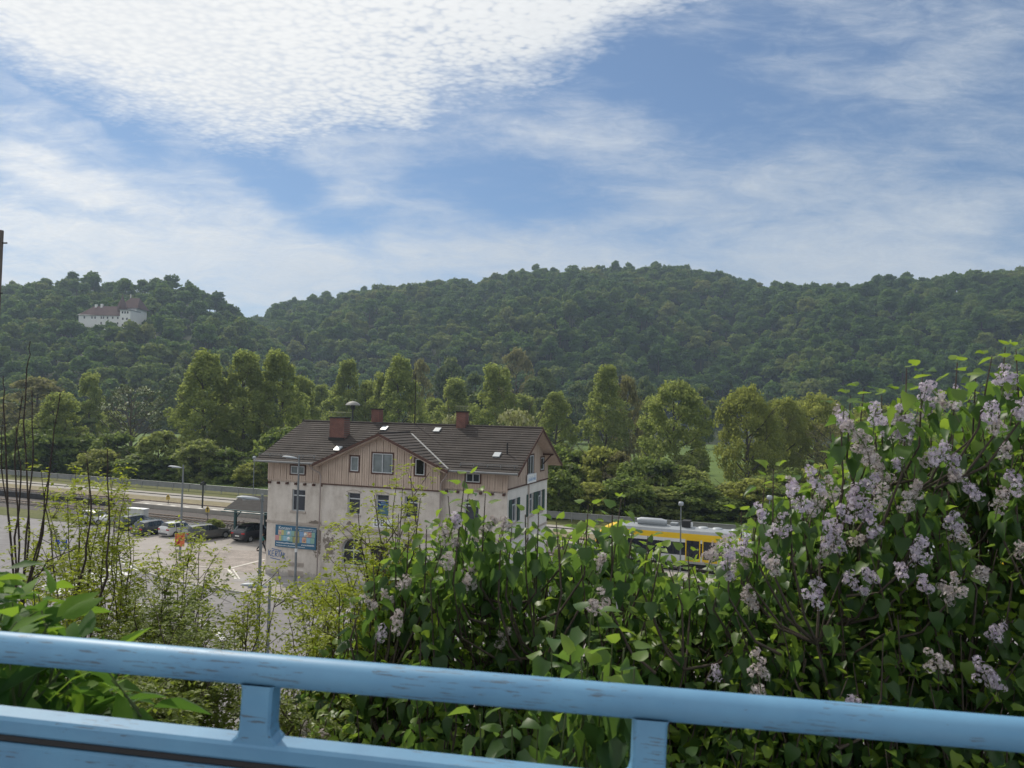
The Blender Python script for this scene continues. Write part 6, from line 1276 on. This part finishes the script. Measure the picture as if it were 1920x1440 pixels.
# ---- low undergrowth on the slope
n=5200; X=rng.uniform(-16,16,n); Y=rng.uniform(1.7,13,n); Zs=np.interp(Y,[a for a,_ in prof],[b_ for _,b_ in prof]) if False else np.interp(Y,[1.35,1.45,2.2,4.5,8,12,14.5],[12.9,12.55,11.9,9.6,6.0,2.2,.3])
a_=(np.stack([X,Y,Zs+rng.uniform(0,.5,n)],1),randdir(n)+np.array([0,0,.6]),randdir(n)*.5+np.array([0,0,1]),rng.uniform(.10,.26,n),rng.uniform(0,.7,n)); v,f,rr=scatter(LANCE_V,LANCE_F,*a_)
tag(mobj('undergrowth',np_mesh('undergrowth',v,f,[m_bushl],rr)),'dark leafy ground cover on the slope','undergrowth',None,'stuff')
# ================================================================ RAILING AND WALKWAY
m_railp,rn,rp=newmat('blue_railing_paint'); v=coords(rn); 
n1=noise(rn,mp2(rn,v,(3,3,3)),2,5,.6); n2=noise(rn,mp2(rn,v,(20,280,280)),1.0,4,.6,.2); n3=noise(rn,mp2(rn,v,(3.5,8,8)),1.2,4,.6); n4=noise(rn,mp2(rn,v,(60,160,160)),1,4,.7)
c0=ramp(rn,n1,[(.3,(.068,.20,.35,1)),(.7,(.10,.28,.45,1))])
chip=math_n(rn,'MULTIPLY',math_n(rn,'GREATER_THAN',n2,.60),math_n(rn,'GREATER_THAN',n3,.49)); fleck=math_n(rn,'GREATER_THAN',n4,.70)
c1=mix_rgb(rn,c0,(.045,.06,.075,1),math_n(rn,'MULTIPLY',math_n(rn,'MAXIMUM',chip,fleck),.85)); n5=noise(rn,mp2(rn,v,(6,14,14)),1,5,.7); c1=mix_rgb(rn,c1,(.27,.25,.21,1),math_n(rn,'MULTIPLY',math_n(rn,'GREATER_THAN',n5,.72),.4))
c1=mix_rgb(rn,c1,(.30,.42,.52,1),math_n(rn,'MULTIPLY',n5,.25))
rn.links.new(c1,rp.inputs['Base Color']); rp.inputs['Roughness'].default_value=.48; rp.inputs['Specular IOR Level'].default_value=.5; rn.links.new(bump(rn,math_n(rn,'SUBTRACT',n1,math_n(rn,'MULTIPLY',math_n(rn,'MAXIMUM',chip,fleck),.5)),.25,.003),rp.inputs['Normal'])
A=P(0,1213,1.22); Bp=P(1920,1378,1.10); dirr=(Bp-A).normalized(); upv=Vector((0,0,1)); perp=dirr.cross(upv).normalized(); upr=perp.cross(dirr).normalized()
ang=math.atan2(dirr.y,dirr.x); tilt=math.asin(dirr.z)
rl=empty('railing',A,0,'light blue steel railing with round handrail and chipped paint','railing'); rl.rotation_euler=(0,-tilt,ang)
Mi=(Matrix.Translation(A)@rl.rotation_euler.to_matrix().to_4x4()).inverted()
def loc(px,py,off=0):   # pixel -> railing plane (local x,z)
    d=ray(px,py); n_=perp; t=(A-Vector((0,0,CH))+perp*off).dot(n_)/d.dot(n_); return Mi@(Vector((0,0,CH))+d*t)
Rp=.0245
b=MB(); b.tube([(-2.5,0,0),(5,0,0)],Rp,28); b.build('handrail',m_railp,rl)
zt=loc(450,1375).z; zt0=loc(0,1330).z; zb=loc(0,1368).z
lb=MB(); sl_=(loc(1000,1439).z-zt0)/(loc(1000,1439).x-loc(0,1330).x)
def barz(x): return zt0+sl_*(x-loc(0,1330).x)
hb=abs(loc(0,1330).z-loc(0,1367).z)*.92
def bar(b,x0,x1,ztop,h,y0,y1,r=.005):
    ring=[(y0+r,0),(y1-r,0),(y1,-r),(y1,-h+r),(y1-r,-h),(y0+r,-h),(y0,-h+r),(y0,-r)]; vs=[(x0,y,ztop(x0)+z) for y,z in ring]+[(x1,y,ztop(x1)+z) for y,z in ring]
    b.add(vs,[(i,(i+1)%8,8+(i+1)%8,8+i) for i in range(8)]+[tuple(range(7,-1,-1)),tuple(range(8,16))],0)
bar(lb,-2.4,4.9,barz,hb,-.025,.02); lb.build('lower_rail',m_railp,rl)
for k,(xl,xr) in enumerate(((462,519),(1190,1251))):
    x0=loc(xl,1300).x; x1=loc(xr,1300).x; b=MB()
    def sect(z,g=0): return [(x0-g,-.018,z),(x0-g,.016,z),(x0-g+.004,.020,z),(x1+g-.004,.020,z),(x1+g,.016,z),(x1+g,-.018,z),(x1+g-.004,-.022,z),(x0-g+.004,-.022,z)]
    zm=barz((x0+x1)/2)+.001; zs_=[(-Rp*.75,.002),(-Rp*1.1,0),(zm+.02,0),(zm+.008,.003),(zm+.002,.010),(zm-.004,.014)]; vs=[]
    for z,g in zs_: vs+=sect(z,g)
    b.add(vs,[(i*8+(j+1)%8,i*8+j,(i+1)*8+j,(i+1)*8+(j+1)%8) for i in range(len(zs_)-1) for j in range(8)]); b.build('post',m_railp,rl)
for xo in (-1.1,2.05,3.6):
    b=MB(); b.bevbox((xo,-.022,barz(xo)),(xo+.05,.02,-Rp*.7),.004); b.build('post',m_railp,rl)
b=MB(); bar(b,-2.4,4.9,lambda x:barz(x)-hb-.0005,.014,-.016,.010,.003); b.build('slit_strip',m_trim,rl)  # black strip filling the slit between lower rail and panel
b=MB(); bar(b,-2.4,4.9,lambda x:barz(x)-hb-.0145,.80,-.020,.012,.004); b.build('panel',m_railp,rl)
tag(MB().box((-30,-3,12.80),(30,1.32,12.935)).build('walkway',m_walk),'paved walkway above the slope',None,None,'structure')
# ================================================================ RENDER SETTINGS
SC.view_settings.view_transform='Standard'; SC.view_settings.look='None'; SC.view_settings.gamma=1; SC.view_settings.exposure=0
SC.cycles.use_denoising=True
SC.cycles.volume_max_steps=8; SC.cycles.volume_step_rate=10
SC.cycles.max_bounces=8; SC.cycles.diffuse_bounces=3; SC.cycles.glossy_bounces=3; SC.cycles.transmission_bounces=6; SC.cycles.transparent_max_bounces=8; SC.cycles.volume_bounces=0
SC.cycles.sample_clamp_indirect=6
